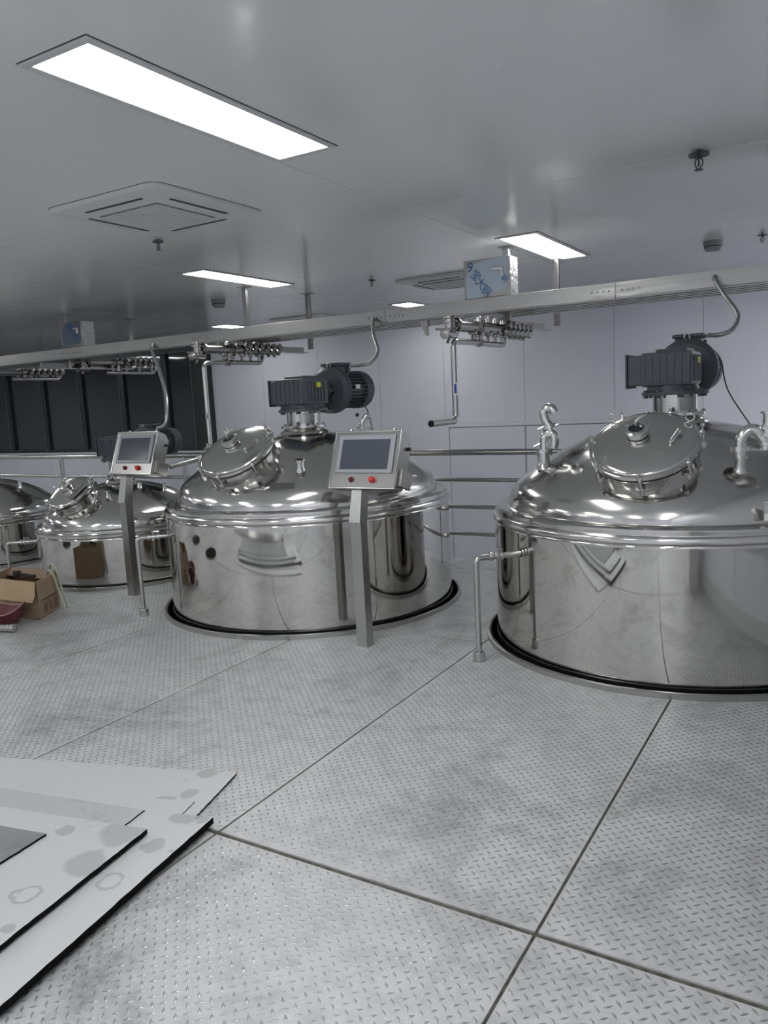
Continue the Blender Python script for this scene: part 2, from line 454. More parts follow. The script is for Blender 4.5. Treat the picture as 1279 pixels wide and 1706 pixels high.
bm = B(); box(bm, -20, .6, -4.2, -4.0, -1.02, CEIL); wf = obj('wall_front', bm, M['wall']); wf['kind'] = 'structure'
bm = B(); box(bm, -20, -19.8, -4.2, WALLY, -1.02, CEIL); wl = obj('wall_left', bm, M['wall']); wl['kind'] = 'structure'

# ================================================================== CEILING FITTINGS
def lamp_panel(cx, y0, y1, label, w_=.31):
    e = empty('ceiling_light', (cx, (y0 + y1) / 2, CEIL))
    tag(e, label, 'light', 'recessed panel lights in the ceiling')
    L = (y1 - y0) / 2; W_ = w_ / 2; f = .035
    bm = B()
    for q in ((-W_ - f, W_ + f, -L - f, -L), (-W_ - f, W_ + f, L, L + f), (-W_ - f, -W_, -L, L), (W_, W_ + f, -L, L)):
        box(bm, *q, -.010, .0, bev=.002)
    obj('frame', bm, M['lampframe'], e)
    bm = B(); box(bm, -W_ - f - .004, W_ + f + .004, -L - f - .004, L + f + .004, -.0025, .0005); obj('gasket', bm, M['seam'], e)
    bm = B(); box(bm, -W_, W_, -L, L, -.007, -.003); obj('diffuser', bm, M['lamp'], e)
    return e
lamp_panel(-2.505, 2.04, 3.51, 'largest lit ceiling panel, nearest the camera at upper left')
lamp_panel(-5.43, 5.70, 7.03, 'long narrow lit ceiling panel above the pale tray hanger left of centre', .27)
lamp_panel(-2.455, 6.42, 7.82, 'lit ceiling panel beside the film-covered steel box on the tray')
lamp_panel(-5.38, 9.60, 10.25, 'short bright ceiling panel just above the tray, left of the film-covered box', .28)
lamp_panel(-8.65, 9.55, 10.15, 'far thin lit ceiling panel beside the pale tray hanger, low above the tray', .30)
for cx_, y0_ in ((-2.5, -2.4), (-5.4, -.9), (-5.4, -3.3), (-8.4, .8), (-8.4, -2.6), (-11.4, 5.6), (-11.4, 1.6), (-14.4, 3.0), (-14.4, 7.5), (-17.4, 5.6), (-.35, -.6), (-.35, -3.0), (.95, 7.2), (.95, 9.4), (3.2, 7.2), (3.2, 9.4), (-12.4, -2.4), (-17.4, 0.6)):  # the panels past the right wall are added to brighten the back wall
    lamp_panel(cx_, y0_, y0_ + 1.42, 'lit recessed ceiling panel outside the picture, unseen itself, for streaks in the tanks and added back-wall light')

def cassette(cx, cy, label):
    e = empty('air_conditioner', (cx, cy, CEIL)); tag(e, label, 'air conditioner', 'four-way ceiling cassettes')
    bm = B()
    h = .49
    lathe_pts = []
    def sq(r_, z, rad):
        out = []
        for sx, sy, a0 in ((1, 1, 0), (-1, 1, 90), (-1, -1, 180), (1, -1, 270)):
            for k in range(5):
                a = math.radians(a0 + 22.5 * k)
                out.append(bm.verts.new((sx * (r_ - rad) + rad * math.cos(a), sy * (r_ - rad) + rad * math.sin(a), z)))
        return out
    rings = [sq(h, 0, .07), sq(h, -.018, .07), sq(h - .02, -.030, .06), sq(h - .13, -.036, .02), sq(h - .22, -.040, .015)]
    for a, b in zip(rings[:-1], rings[1:]):
        n = len(a)
        for k in range(n): bm.faces.new((a[k], a[(k + 1) % n], b[(k + 1) % n], b[k]))
    bm.faces.new(rings[-1])
    fix(bm); obj('cover', bm, M['acw'], e, 30)
    bm = B(); g0 = sq(h + .004, -.002, .074); g1 = sq(h + .004, .0005, .074); bm.faces.new(g0)
    for k in range(20): bm.faces.new((g0[k], g0[(k + 1) % 20], g1[(k + 1) % 20], g1[k]))
    fix(bm); obj('gasket', bm, M['seam'], e)
    for k in range(4):
        R_ = Matrix.Rotation(k * PI / 2, 4, 'Z')
        bm = B(); box(bm, -.25, .25, h - .135, h - .115, -.0395, -.032, M4=R_); obj('air_slot', bm, M['seam'], e)
    g = .255
    bm = B(); box(bm, -g, g, -g, g, -.046, -.038); gr = obj('grille', bm, M['acg'], e)
    bm = B()
    for k in range(27):
        y = -g + .012 + k * .0188
        box(bm, -g + .004, g - .004, y, y + .007, -.052, -.046)
    o = obj('grille_slats', bm, M['acw'], gr); o['kind'] = 'stuff'
    for k in (-1, 0, 1):
        bm = B(); box(bm, k * .125 - .006, k * .125 + .006, -g, g, -.054, -.046); obj('grille_bar', bm, M['acw'], gr)
    return e
cassette(-3.94, 3.86, 'white ceiling cassette air conditioner with grey grille below the largest light panel')
cassette(-3.93, 8.24, 'ceiling cassette air conditioner half hidden behind the film-covered steel box')
cassette(-7.22, 10.1, 'ceiling cassette air conditioner whose pale corner peeps over the tray left of centre')

def sprinkler(x, y, label, k=1.0):
    e = empty('sprinkler', (x, y, CEIL)); tag(e, label, 'sprinkler', 'pendant fire sprinklers')
    e.scale = (k, k, k)
    solid('escutcheon', e, M['motor'], lambda bm: lathe(bm, [(0, 0), (.008, 0), (.008, -.012), (.040, -.014), (.042, -.022), (.03, -.017), (.009, -.016), (0, -.016)], 24))
    def fr(bm):
        cyl(bm, (0, 0, -.016), (0, 0, -.036), .009, n=12)
        for s in (-1, 1): tube(bm, smooth_path([(s * .008, 0, -.03), (s * .016, 0, -.045), (s * .014, 0, -.062), (s * .003, 0, -.074)], .01, 3), .0028, 8)
    solid('frame_arms', e, M['motor'], fr)
    solid('bulb', e, M['black'], lambda bm: lathe(bm, [(0, -.036), (.003, -.04), (.003, -.064), (0, -.068)], 8))
    solid('deflector', e, M['motor'], lambda bm: lathe(bm, [(0, -.074), (.004, -.074), (.018, -.077), (.018, -.080), (0, -.079)], 16))
sprinkler(-.80, 4.93, 'dark pendant sprinkler at upper right, above and left of the smoke detector', 1.35)
sprinkler(-4.6, 4.48, 'small pendant sprinkler just below the large cassette air conditioner')
sprinkler(-4.50, 7.42, 'tiny far sprinkler above the middle of the tray, left of the hidden cassette')
sprinkler(-.76, 7.98, 'sprinkler at the right edge of the picture beside the smoke detector')

def smoke(x, y, label):
    e = empty('smoke_detector', (x, y, CEIL)); tag(e, label, 'smoke detector', 'round smoke detectors')
    solid('base', e, M['detector'], lambda bm: lathe(bm, [(0, 0), (.085, 0), (.085, -.030), (0, -.030)], 32))
    solid('housing', e, M['detector'], lambda bm: lathe(bm, [(0, -.03), (.078, -.03), (.078, -.060), (.060, -.088), (0, -.092)], 32))
    solid('vent_ring', e, M['seam'], lambda bm: lathe(bm, [(.0786, -.045), (.0786, -.056), (.075, -.056), (.075, -.045), (.0786, -.045)], 32))
smoke(-1.18, 8.05, 'dark round smoke detector under the ceiling at upper right')
smoke(-6.63, 7.35, 'round smoke detector left of the pale tray hanger near the dark windows')

# ================================================================== TANKS
def tori(R_, z0, k, h, n=14):
    Rc = ((R_ - k) ** 2 + h * h - k * k) / (2 * (h - k)); a = math.asin((R_ - k) / (Rc - k))
    pr = [(R_ - k + k * math.cos(t), z0 + k * math.sin(t)) for t in [i * (PI / 2 - a) / n for i in range(n + 1)]]
    pr += [(Rc * math.sin(t), z0 + h - Rc + Rc * math.cos(t)) for t in [a * (1 - i / (n + 8)) for i in range(1, n + 9)]]
    def zd(r_):
        if r_ < Rc * math.sin(a): return z0 + h - Rc + math.sqrt(Rc * Rc - r_ * r_)
        return z0 + math.sqrt(max(0, k * k - max(0, r_ - R_ + k) ** 2))
    def nrm(x, y):
        r_ = math.hypot(x, y)
        if r_ < Rc * math.sin(a): v = Vector((x, y, math.sqrt(Rc * Rc - r_ * r_)))
        else:
            q = (R_ - k) / max(r_, 1e-6); v = Vector((x - x * q, y - y * q, zd(r_) - z0))
        return v.normalized()
    pr[-1] = (0, z0 + h)
    return pr, zd, nrm

def clamp_fn(bm, r_, ang, sc=1.0):
    R_ = Matrix.Rotation(ang, 4, 'Z')
    v0 = len(bm.verts)
    box(bm, r_ - .004, r_ + .020, -.012, .012, -.045, -.030)
    box(bm, r_ + .004, r_ + .016, -.010, -.004, -.060, -.028)
    box(bm, r_ + .004, r_ + .016, .004, .010, -.060, -.028)
    cyl(bm, (r_ + .010, 0, -.05), (r_ + .010, 0, .012), .0045, n=8)
    lathe(bm, [(0, .008), (.011, .008), (.011, .02), (.004, .026), (0, .026)], 10, (r_ + .010, 0, 0))
    cyl(bm, (r_ + .010, 0, .02), (r_ + .014, 0, .046), .005, .004, n=8)
    bm.verts.ensure_lookup_table()
    bmesh.ops.transform(bm, matrix=R_ @ Matrix.Translation((r_, 0, 0)) @ Matrix.Scale(sc, 4) @ Matrix.Translation((-r_, 0, 0)), verts=bm.verts[v0:])

def ring_fn(bm, p, d, R_=.022, r_=.0045):
    """lifting eye: shank and ring"""
    d = Vector(d).normalized(); p = Vector(p)
    cyl(bm, p, p + d * .022, .008, n=10)
    c = p + d * (.022 + R_); x = d.cross(Vector((0, 1, 0))).normalized()
    pts = [c + (x * math.sin(t) - d * math.cos(t)) * R_ for t in [2 * PI * i / 20 for i in range(21)]]
    tube(bm, pts, r_, 8, cap=False)

def nozzle_fn(bm, base, d, r_=.022, h=.075, fl=.034):
    d = Vector(d).normalized()
    lathe(bm, [(r_ * 1.5, -.02), (r_ * 1.35, .0), (r_, .018), (r_, h - .012), (fl, h - .010), (fl, h), (r_ * .8, h), (r_ * .8, h - .03), (0, h - .03)], 20, base, d)

def make_tank(name, s):
    """s: dict of measures. local origin on the tank axis at platform level, hatch towards -Y"""
    t = empty(name)
    R_, zr = s['R'], s['zr']
    # body
    def body(bm):
        lathe(bm, [(R_ * .8, -.9), (R_, -.86), (R_, -.855), (R_, zr - .03), (R_, zr - .02), (R_ - .006, zr - .006), (R_ - .012, zr)], 160)
    solid('body', t, M['body'], body, 30)
    solid('black_skirt', t, M['black'], lambda bm: lathe(bm, [(R_ + .0005, -.12), (R_ + .005, -.12), (R_ + .006, .036), (R_ + .0005, .042)], 160), 30)
    def rim(bm):
        k = s['k']
        lathe(bm, [(R_ - .02, zr - .008), (R_ + .004, zr - .008), (R_ + .012, zr), (R_ + .012, zr + .020 * k), (R_ + .004, zr + .032 * k), (R_ - .012, zr + .036 * k),
                   (R_ - .014, zr + .044 * k), (R_ - .012, zr + .050 * k), (R_ - .014, zr + .068 * k), (R_ - .03, zr + .078 * k), (s['Rd'] + .012, zr + .072 * k), (s['Rd'] - .01, zr + .085 * k), (s['Rd'] - .03, zr + .085 * k)], 160)
    solid('rim_flange', t, M['dome'], rim, 35)
    pr, zd, nrm = tori(s['Rd'], s['z0'], s['kn'], s['h'])
    def dome(bm): lathe(bm, [(s['Rd'], zr + .05)] + pr, 160)
    solid('dome', t, M['dome'], dome, 60)
    za = s['z0'] + s['h']; q = s['q']
    # pad, neck and flanges
    def pad(bm): lathe(bm, [(.20 * q, zd(.20 * q) - .004), (.195 * q, zd(.195 * q) + .010), (.165 * q, za + .018), (.155 * q, za + .03), (.15 * q, za + .032), (.12 * q, za + .034)], 48)
    solid('neck_pad', t, M['dome'], pad, 40)
    zn = za + .035; zt = zn + s['neck']
    def fl(bm):
        lathe(bm, [(.12 * q, zn - .004), (.185 * q, zn - .004), (.185 * q, zn + .016), (.14 * q, zn + .016)], 48)
        for i in range(8):
            a = i * PI / 4 + .2; c, d = .168 * q * math.cos(a), .168 * q * math.sin(a)
            lathe(bm, [(0, zn + .012), (.013 * q, zn + .012), (.013 * q, zn + .026), (.007, zn + .028), (.007, zn + .032), (0, zn + .032)], 6, (c, d, 0))
    solid('neck_flange', t, M['steel'], fl, 30)
    def neck(bm):
        lathe(bm, [(.135 * q, zn + .010), (.135 * q, zt)], 48)
    nk = solid('drive_neck', t, M['body'], neck, 30)
    def win(bm): 
        lathe(bm, [(.137 * q, zn + .03), (.139 * q, zn + .034), (.139 * q, zt - .014), (.137 * q, zt - .010)], 48)
        gone = [f for f in bm.faces if not (-1.15 < math.atan2(f.calc_center_median().y, f.calc_center_median().x) < -.5)]
        bmesh.ops.delete(bm, geom=gone, context='FACES')
    solid('neck_cover_plate', nk, M['brush'], win, 30)
    # hatch (manway)
    hq = s['hq']; hr = s['hr']; hz = s['hz']; tilt = math.radians(s['htilt'])
    hatch = empty('manway')
    hatch.parent = t; hatch.location = (s.get('hx', 0), -hr, hz); hatch.rotation_euler = (tilt, 0, s.get('hrz', 0))
    bpy.data.objects.remove(hatch)
    def mneck(bm):
        lathe(bm, [(.272 * hq, -.36 * hq), (.272 * hq, -.018), (.288 * hq, -.016), (.290 * hq, -.003), (.270 * hq, -.003)], 72)
    mw = solid('manway', t, M['dome'], mneck, 35, loc=(s.get('hx', 0), -hr, hz), rot=(tilt, 0, s.get('hrz', 0)))
    def lid(bm):
        lathe(bm, [(.27 * hq, .0), (.290 * hq, .002), (.297 * hq, .008), (.296 * hq, .026), (.288 * hq, .031), (.280 * hq, .030)] + [(.28 * hq * math.cos(a), .030 + .045 * hq * math.sin(a)) for a in [i * PI / 16 for i in range(1, 8)]] + [(0, .030 + .045 * hq)], 72)
    solid('manway_lid', mw, M['dome'], lid, 40)
    solid('manway_gasket', mw, M['black'], lambda bm: lathe(bm, [(.268 * hq, -.006), (.293 * hq, -.006), (.293 * hq, .0035), (.268 * hq, .0035)], 72))
    for i, a in enumerate((-90, -38, 14, 66, 118, 166, 218)):
        solid('clamp', mw, M['steel'], lambda bm: clamp_fn(bm, .285 * hq, math.radians(a + 6), 1.35), 40)
    def hinge(bm):
        v0 = len(bm.verts)
        box(bm, .27 * hq, .33 * hq, -.032, -.022, -.03, .028); box(bm, .27 * hq, .33 * hq, .022, .032, -.03, .028)
        cyl(bm, (.325 * hq, -.045, 0), (.325 * hq, .045, 0), .012, n=12)
        box(bm, .25 * hq, .335 * hq, -.02, .02, .018, .03)
        bm.verts.ensure_lookup_table()
        bmesh.ops.transform(bm, matrix=Matrix.Rotation(math.radians(172), 4, 'Z'), verts=bm.verts[v0:])
    solid('hinge', mw, M['steel'], hinge, 30)
    gx, gy = -.035 * hq, .020 * hq
    gz = .030 + .045 * hq - .003
    def sg(bm): lathe(bm, [(.052, -.012), (.052, .006), (.060, .008), (.060, .026), (.066, .030), (.066, .044), (.058, .050), (.042, .050), (.040, .040)], 36, (gx, gy, gz))
    sgo = solid('sight_glass', mw, M['steel'], sg, 30)
    sgo['label'] = 'round steel sight glass port on the lid'
    solid('glass_disc', mw, M['glassport'], lambda bm: lathe(bm, [(.042, .038), (0, .038)], 32, (gx, gy, gz)))
    def hk(bm): tube(bm, spline([(gx, gy + .0, gz + .05), (gx, gy + .005, gz + .085), (gx + .03, gy + .03, gz + .10), (gx + .05, gy + .045, gz + .10)], 5), .006, 8)
    solid('wiper_arm', mw, M['steel'], hk, 60)
    for (ex, ey) in ((-.20, .185), (.20, .165)):
        solid('lifting_eye', mw, M['steel'], lambda bm: ring_fn(bm, (ex * hq, ey * hq, .028), (ex * .6, ey * .6, .35)), 50)
    def hd(bm): tube(bm, smooth_path([(.15 * hq, -.06 * hq, .055), (.15 * hq, -.06 * hq, .085), (.18 * hq, .06 * hq, .085), (.18 * hq, .06 * hq, .052)], .015, 4), .006, 8)
    solid('lid_handle', mw, M['steel'], hd, 60)
    # drive unit: bevel gearbox with motor lying along +Y
    if s.get('motor', True):
        m_ = 1.0
        def W(x, y, z): return (x * m_, y * m_, zt + z * m_)
        def bx(bm, x0, x1, y0, y1, z0, z1, bev=.012): 
            a = W(x0, y0, z0); b = W(x1, y1, z1); box(bm, a[0], b[0], a[1], b[1], a[2], b[2], bev=bev * m_)
        def gb(bm):
            bx(bm, -.185, .125, -.14, .20, .055, .265, .02)
            bx(bm, -.10, .09, -.10, .17, .255, .285, .012)
            bx(bm, -.150, .110, -.11, .16, .02, .07, .015)
            cyl(bm, W(0, .17, .165), W(0, .30, .165), .115 * m_, .085 * m_, n=32)
            bx(bm, .06, .09, .20, .40, .15, .18, .004); bx(bm, -.015, .015, .20, .40, .06, .09, .004)
        du = solid('drive_gearbox', t, M['motor'], gb, 35)
        du['label'] = 'dark grey gearbox of the stirrer drive'
        def plate(bm):
            lathe(bm, [(0, zt), (.20 * m_, zt), (.20 * m_, zt + .022 * m_), (.15 * m_, zt + .022 * m_), (.135 * m_, zt + .06 * m_), (0, zt + .06 * m_)], 48)
            for i in range(8):
                a = i * PI / 4 + .39; lathe(bm, [(0, zt - .016), (.014 * m_, zt - .016), (.014 * m_, zt + .034 * m_), (0, zt + .034 * m_)], 6, (.178 * m_ * math.cos(a), .178 * m_ * math.sin(a), 0))
        solid('mounting_plate', du, M['motor'], plate, 30)
        for i in range(7):
            x = -.17 + i * .044
            solid('cooling_rib', du, M['motor'], lambda bm: bx(bm, x, x + .018, -.146, -.138, .075, .245, .003), 30)
        def sidecov(bm):
            bx(bm, -.285, -.18, -.06, .17, .065, .255, .012)
            bx(bm, -.292, -.28, -.075, .18, .05, .265, .004)
        solid('side_cover', du, M['motor'], sidecov, 30)
        for i in range(6):
            y = -.09 + i * .044
            solid('cooling_rib', du, M['motor'], lambda bm: bx(bm, .124, .134, y, y + .014, .08, .24, .003), 30)
        solid('yellow_sticker', du, M['yellow'], lambda bm: bx(bm, .1245, .1365, .03, .075, .19, .23, .0)); 
        def flg(bm):
            lathe(bm, [(.06, 0), (.165, .0), (.190, .02), (.198, .03), (.198, .05), (.184, .055), (.184, .062), (.198, .065), (.198, .085), (.13, .095), (.10, .095)], 48, W(0, .36, .165), (0, 1, 0))
        mf = solid('motor_flange', t, M['motor'], flg, 30)
        def mb(bm):
            lathe(bm, [(0, 0), (.132, 0), (.132, .36), (0, .36)], 40, W(0, .445, .165), (0, 1, 0))
        mo = solid('motor', t, M['motor'], mb, 30)
        mo['label'] = 'dark grey ribbed electric motor'
        def fins(bm):
            for i in range(30):
                a = i * 2 * PI / 30
                if abs(a - PI / 2) < .45: continue
                R2 = Matrix.Translation(W(0, 0, .165)) @ Matrix.Rotation(-a, 4, 'Y')
                box(bm, .125, .160, .455, .775, -.003, .003, M4=R2)
        solid('motor_fins', mo, M['motor'], fins, None)
        def cov(bm):
            lathe(bm, [(.125, 0), (.163, 0), (.167, .01), (.167, .10), (.15, .13), (.05, .14), (0, .14)], 48, W(0, .76, .165), (0, 1, 0))
        solid('fan_cover', mo, M['motor'], cov, 35)
        def tb(bm):
            bx(bm, -.085, .085, .43, .60, .285, .37, .01); bx(bm, -.10, .10, .415, .615, .368, .395, .01)
            cyl(bm, W(.10, .56, .33), W(.06, .56, .33), .024 * m_, n=12)
        solid('terminal_box', mo, M['motor'], tb, 30)
        solid('motor_label', mo, M['white'], lambda bm: box(bm, *[c for c in (.1605, .1635, .56, .63)], zt + .17 * m_, zt + .205 * m_))
        solid('motor_lifting_eye', mf, M['steel'], lambda bm: ring_fn(bm, W(.0, .40, .335), (0, 0, 1), .018 * m_, .004), 50)
        if s.get('ms', 1) != 1:
            T4 = Matrix.Translation((0, 0, zt)) @ Matrix.Scale(s['ms'], 4) @ Matrix.Translation((0, 0, -zt))
            for o_ in (du, mf, mo):
                for o2 in [o_] + list(o_.children): o2.data.transform(T4)
    return t, zd, nrm

BIG = dict(R=1.152, zr=.80, k=1.0, Rd=1.06, z0=.868, kn=.22, h=.515, q=1.0, neck=.125, hq=1.0, hr=.83, hz=1.272, htilt=33.4)
SML = dict(R=.845, zr=.485, k=.8, Rd=.78, z0=.545, kn=.17, h=.385, q=.77, neck=.175, ms=.86, hq=.80, hr=.60, hz=.865, htilt=33.4)
tR, zdB, nB = make_tank('mixing_tank', BIG)
tM = copy_tree(tR)
tS, zdS, nS = make_tank('mixing_tank', SML)
tF = copy_tree(tS)
for ch in list(tF.children):
    if ch.name.split('.')[0] in ('drive_gearbox', 'motor_flange', 'motor'):
        for g in list(ch.children): bpy.data.objects.remove(g)
        bpy.data.objects.remove(ch)
tR.location = (*T_RIGHT, 0); tM.location = (*T_MID, 0); tS.location = (*T_SMALL, 0); tF.location = (*T_FAR, 0)
G_T = 'polished stainless mixing tanks in a row'
tag(tR, 'largest polished stainless tank at the right, with swan-neck pipe and domed hatch', 'tank', G_T)
tag(tM, 'big polished stainless tank in the middle with yellow-stickered grey motor', 'tank', G_T)
tag(tS, 'smaller stainless tank behind the left control panel and the cardboard box', 'tank', G_T)
tag(tF, 'dark polished tank cut off by the left edge of the picture', 'tank', G_T)

def on_dome(x, y, zd): return Vector((x, y, zd(math.hypot(x, y))))
# nozzles shared by the big tanks
def add_nozzle(t, x, y, zd, up=.6, r_=.022, h=.075, fl=.034, nm='nozzle', m='steel'):
    p = on_dome(x, y, zd); n = (nB if zd is zdB else nS)(x, y); d = (n * (1 - up) + Vector((0, 0, 1)) * up)
    return solid(nm, t, M[m], lambda bm: nozzle_fn(bm, p, d, r_, h, fl), 30)
for t in (tR, tM):
    add_nozzle(t, .46, -.70, zdB, .7, .026, .075, .036)
    add_nozzle(t, -.50, .50, zdB, 1, .026, .095, .036)
    add_nozzle(t, -.76, -.36, zdB, .9, .022, .07, .034)
    add_nozzle(t, .68, -.14, zdB, 1, .032, .09, .045)
    add_nozzle(t, -.70, -.47, zdB, .9, .036, .10, .052)
for t in (tS, tF):
    add_nozzle(t, .265, -.40, zdS, .7, .02, .06, .030)
    add_nozzle(t, .47, .13, zdS, .9, .02, .07, .030)
    add_nozzle(t, .34, -.07, zdS, .9, .02, .05, .028)
    add_nozzle(t, -.45, -.25, zdS, .8, .02, .06, .030)

# swan neck on the right tank: cone, tube up, elbow over to the right, clamp, second hook
b0 = on_dome(-.70, -.47, zdB)
vr = Vector((.98, .18, 0)); up = Vector((0, 0, 1))
def S(z, l=0.0): return b0 + up * z + vr * l
swn = solid('swan_neck_pipe', tR, M['steel'], lambda bm: tube(bm, spline([S(.09), S(.15), S(.185, .006), S(.212, .030), S(.20, .056), S(.16, .066), S(.115, .060)], 6), .027, 16), 60)
swn['label'] = 'curved stainless swan-neck pipe on the left shoulder of the dome'
solid('upper_hook_pipe', swn, M['steel'], lambda bm: tube(bm, spline([S(.19, .040), S(.245, .036), S(.29, .010), S(.335, .002), S(.365, .024), S(.362, .052), S(.335, .066)], 6), .027, 16), 60)
for c, r0, r1, ax in ((S(.088), .026, .048, (0, 0, 1)), (S(.235, .036), .022, .040, (-.35, 0, 1))):
    solid('pipe_clamp', swn, M['steel'], lambda bm: lathe(bm, [(r0, 0), (r1, 0), (r1, .024), (r0, .024)], 24, c, ax), 30)
for a, b, r_ in ((S(.255, .02), S(.235, -.035), .006), (S(.245, .05), S(.262, .095), .007), (S(.155, .0), S(.125, -.065), .007)):
    solid('clamp_bolt', swn, M['steel'], lambda bm: cyl(bm, a, b, r_, n=8), 30)

# elbow pipe with valve on the right shoulder of the right tank
b1 = on_dome(.46, -.70, zdB)
def S1(z, l=0.0): return b1 + up * z + vr * l
elo = solid('elbow_pipe', tR, M['steel'], lambda bm: tube(bm, spline([S1(.06), S1(.11, .0), S1(.165, .008), S1(.205, .040), S1(.205, .080), S1(.17, .112), S1(.125, .125)], 7), .031, 18), 60)
solid('pipe_clamp', elo, M['steel'], lambda bm: lathe(bm, [(.03, 0), (.052, 0), (.052, .024), (.03, .024)], 24, S1(.098)), 30)
solid('clamp_bolt', elo, M['steel'], lambda bm: cyl(bm, S1(.11, .03), S1(.10, .13), .008, n=8), 30)
def ev(bm):
    cyl(bm, S1(.10, .125), S1(.235, .135), .028, n=18)
    for z in (.13, .175, .21): lathe(bm, [(.02, 0), (.044, 0), (.044, .014), (.02, .014)], 24, S1(z, .13))
    cyl(bm, S1(.15, .13), S1(.155, .22), .020, n=14)
solid('elbow_valve', elo, M['steel'], ev, 30)
solid('cap_ferrule', elo, M['steel'], lambda bm: lathe(bm, [(.028, 0), (.028, .055), (.040, .057), (.040, .068), (0, .068)], 24, S1(.235, .137)), 30)

# sample valve behind the middle tank's shoulder
b2 = on_dome(.48, .13, zdB); vm = Vector((.8, .6, 0))
def vv(bm):
    p = b2
    cyl(bm, p, p + up * .12, .022, n=16)
    lathe(bm, [(.02, 0), (.05, 0), (.05, .014), (.02, .014)], 20, p + up * .055)
    lathe(bm, [(.02, 0), (.044, 0), (.044, .012), (.02, .012)], 20, p + up * .085)
    tube(bm, spline([p + up * .11, p + up * .15 + vm * .01, p + up * .185 + vm * .035, p + up * .175 + vm * .062], 5), .019, 12)
    cyl(bm, p + up * .11 - vm * .02, p + up * .185 - vm * .035, .005, n=8)
    cyl(bm, p + up * .09, p + up * .085 + vm * .09, .006, n=8)
vo = solid('sample_valve', tM, M['steel'], vv, 40)
solid('valve_knob', vo, M['black'], lambda bm: lathe(bm, [(0, -.016), (.012, -.011), (.016, 0), (.012, .011), (0, .016)], 14, b2 + up * .195 - vm * .037))
# rating plate on the middle dome, bracket with white label on the right tank
def rp(bm):
    p = on_dome(.427, -.874, zdB); n = nB(.427, -.874); x = up.cross(n).normalized(); y = n.cross(x)
    a = [p + n * .004 + x * sx * .085 + y * sy * .025 for sx, sy in ((-1, -1), (1, -1), (1, 1), (-1, 1))]
    b = [q - n * .03 for q in a]
    A_ = [bm.verts.new(q) for q in a]; B_ = [bm.verts.new(q) for q in b]
    bm.faces.new(A_)
    for i in range(4): bm.faces.new((A_[i], A_[(i + 1) % 4], B_[(i + 1) % 4], B_[i]))
solid('rating_plate', tM, mat('etched_plate', (.16, .16, .155), .6, .4), rp)
def lb(bm):
    box(bm, .60, .72, -.93, -.90, .90, 1.00, bev=.004)
lbo = solid('label_bracket', tR, M['brush'], lb, 30)
solid('bracket_label', lbo, M['white'], lambda bm: box(bm, .605, .70, -.9335, -.9305, .905, .94))
# big tanks: dark lifting lug hidden behind; small tank: label plate and open clamp on the hatch
for ch in tS.children:
    if ch.name.startswith('manway'):
        solid('hatch_bracket', ch, M['brush'], lambda bm: (box(bm, .13, .20, -.12, .08, .06, .075, bev=.003), cyl(bm, (.165, -.05, .07), (.165, -.05, .10), .02, n=12)), 30)
        solid('hatch_valve', ch, M['steel'], lambda bm: (cyl(bm, (-.02, .02, .05), (-.02, .02, .15), .028, n=16), lathe(bm, [(.02, 0), (.05, 0), (.05, .014), (.02, .014)], 20, (-.02, .02, .10)), cyl(bm, (-.02, .02, .13), (.07, .06, .14), .012, n=10), cyl(bm, (-.02, .02, .12), (-.09, .0, .14), .012, n=10)), 30)

# conduits and wires belong to the motors' cabling: things of their own
def conduit(pts, label, r_=.0145):
    bm = B(); tube(bm, spline(pts, 26), r_, 12, ribs=1); fix(bm)
    o = obj('flexible_conduit', bm, M['conduit'], None, 30)
    tag(o, label, 'conduit', 'flexible conduits from the tray to the motors')
conduit([(-.88, 5.81, 1.925), (-.80, 5.83, 1.925), (-.735, 5.90, 1.96), (-.72, 6.05, 2.06), (-.83, 6.22, 2.22), (-.92, 6.37, 2.36), (-.92, 6.395, 2.385)], 'flexible conduit curving from the tray to the right tank motor')
conduit([(-3.76, 5.765, 1.915), (-3.68, 5.78, 1.91), (-3.60, 5.85, 1.93), (-3.60, 5.98, 2.03), (-3.74, 6.15, 2.19), (-3.86, 6.36, 2.34), (-3.86, 6.395, 2.36)], 'flexible conduit curving from the tray to the middle tank motor')
conduit([(-6.31, 5.90, 1.43), (-6.24, 5.91, 1.45), (-6.21, 5.94, 1.52), (-6.27, 6.03, 1.75), (-6.52, 6.2, 2.05), (-6.74, 6.33, 2.28), (-6.80, 6.395, 2.36)], 'flexible conduit hanging before the dark windows to the left tank motor', .017)
def wire(pts, label):
    bm = B(); tube(bm, spline(pts, 10), .0045, 6); fix(bm)
    o = obj('black_wire', bm, M['wire'], None, 60); tag(o, label, 'cable', 'thin black motor wires')
wire([(-.90, 5.74, 1.88), (-.80, 5.80, 1.76), (-.745, 5.78, 1.55), (-.60, 5.80, 1.30)], 'thin black wire from the right tank motor down to its dome')
wire([(-3.80, 6.02, 1.57), (-3.76, 6.01, 1.52), (-3.70, 5.96, 1.42), (-3.64, 5.90, 1.26)], 'thin black wire below the middle tank motor')

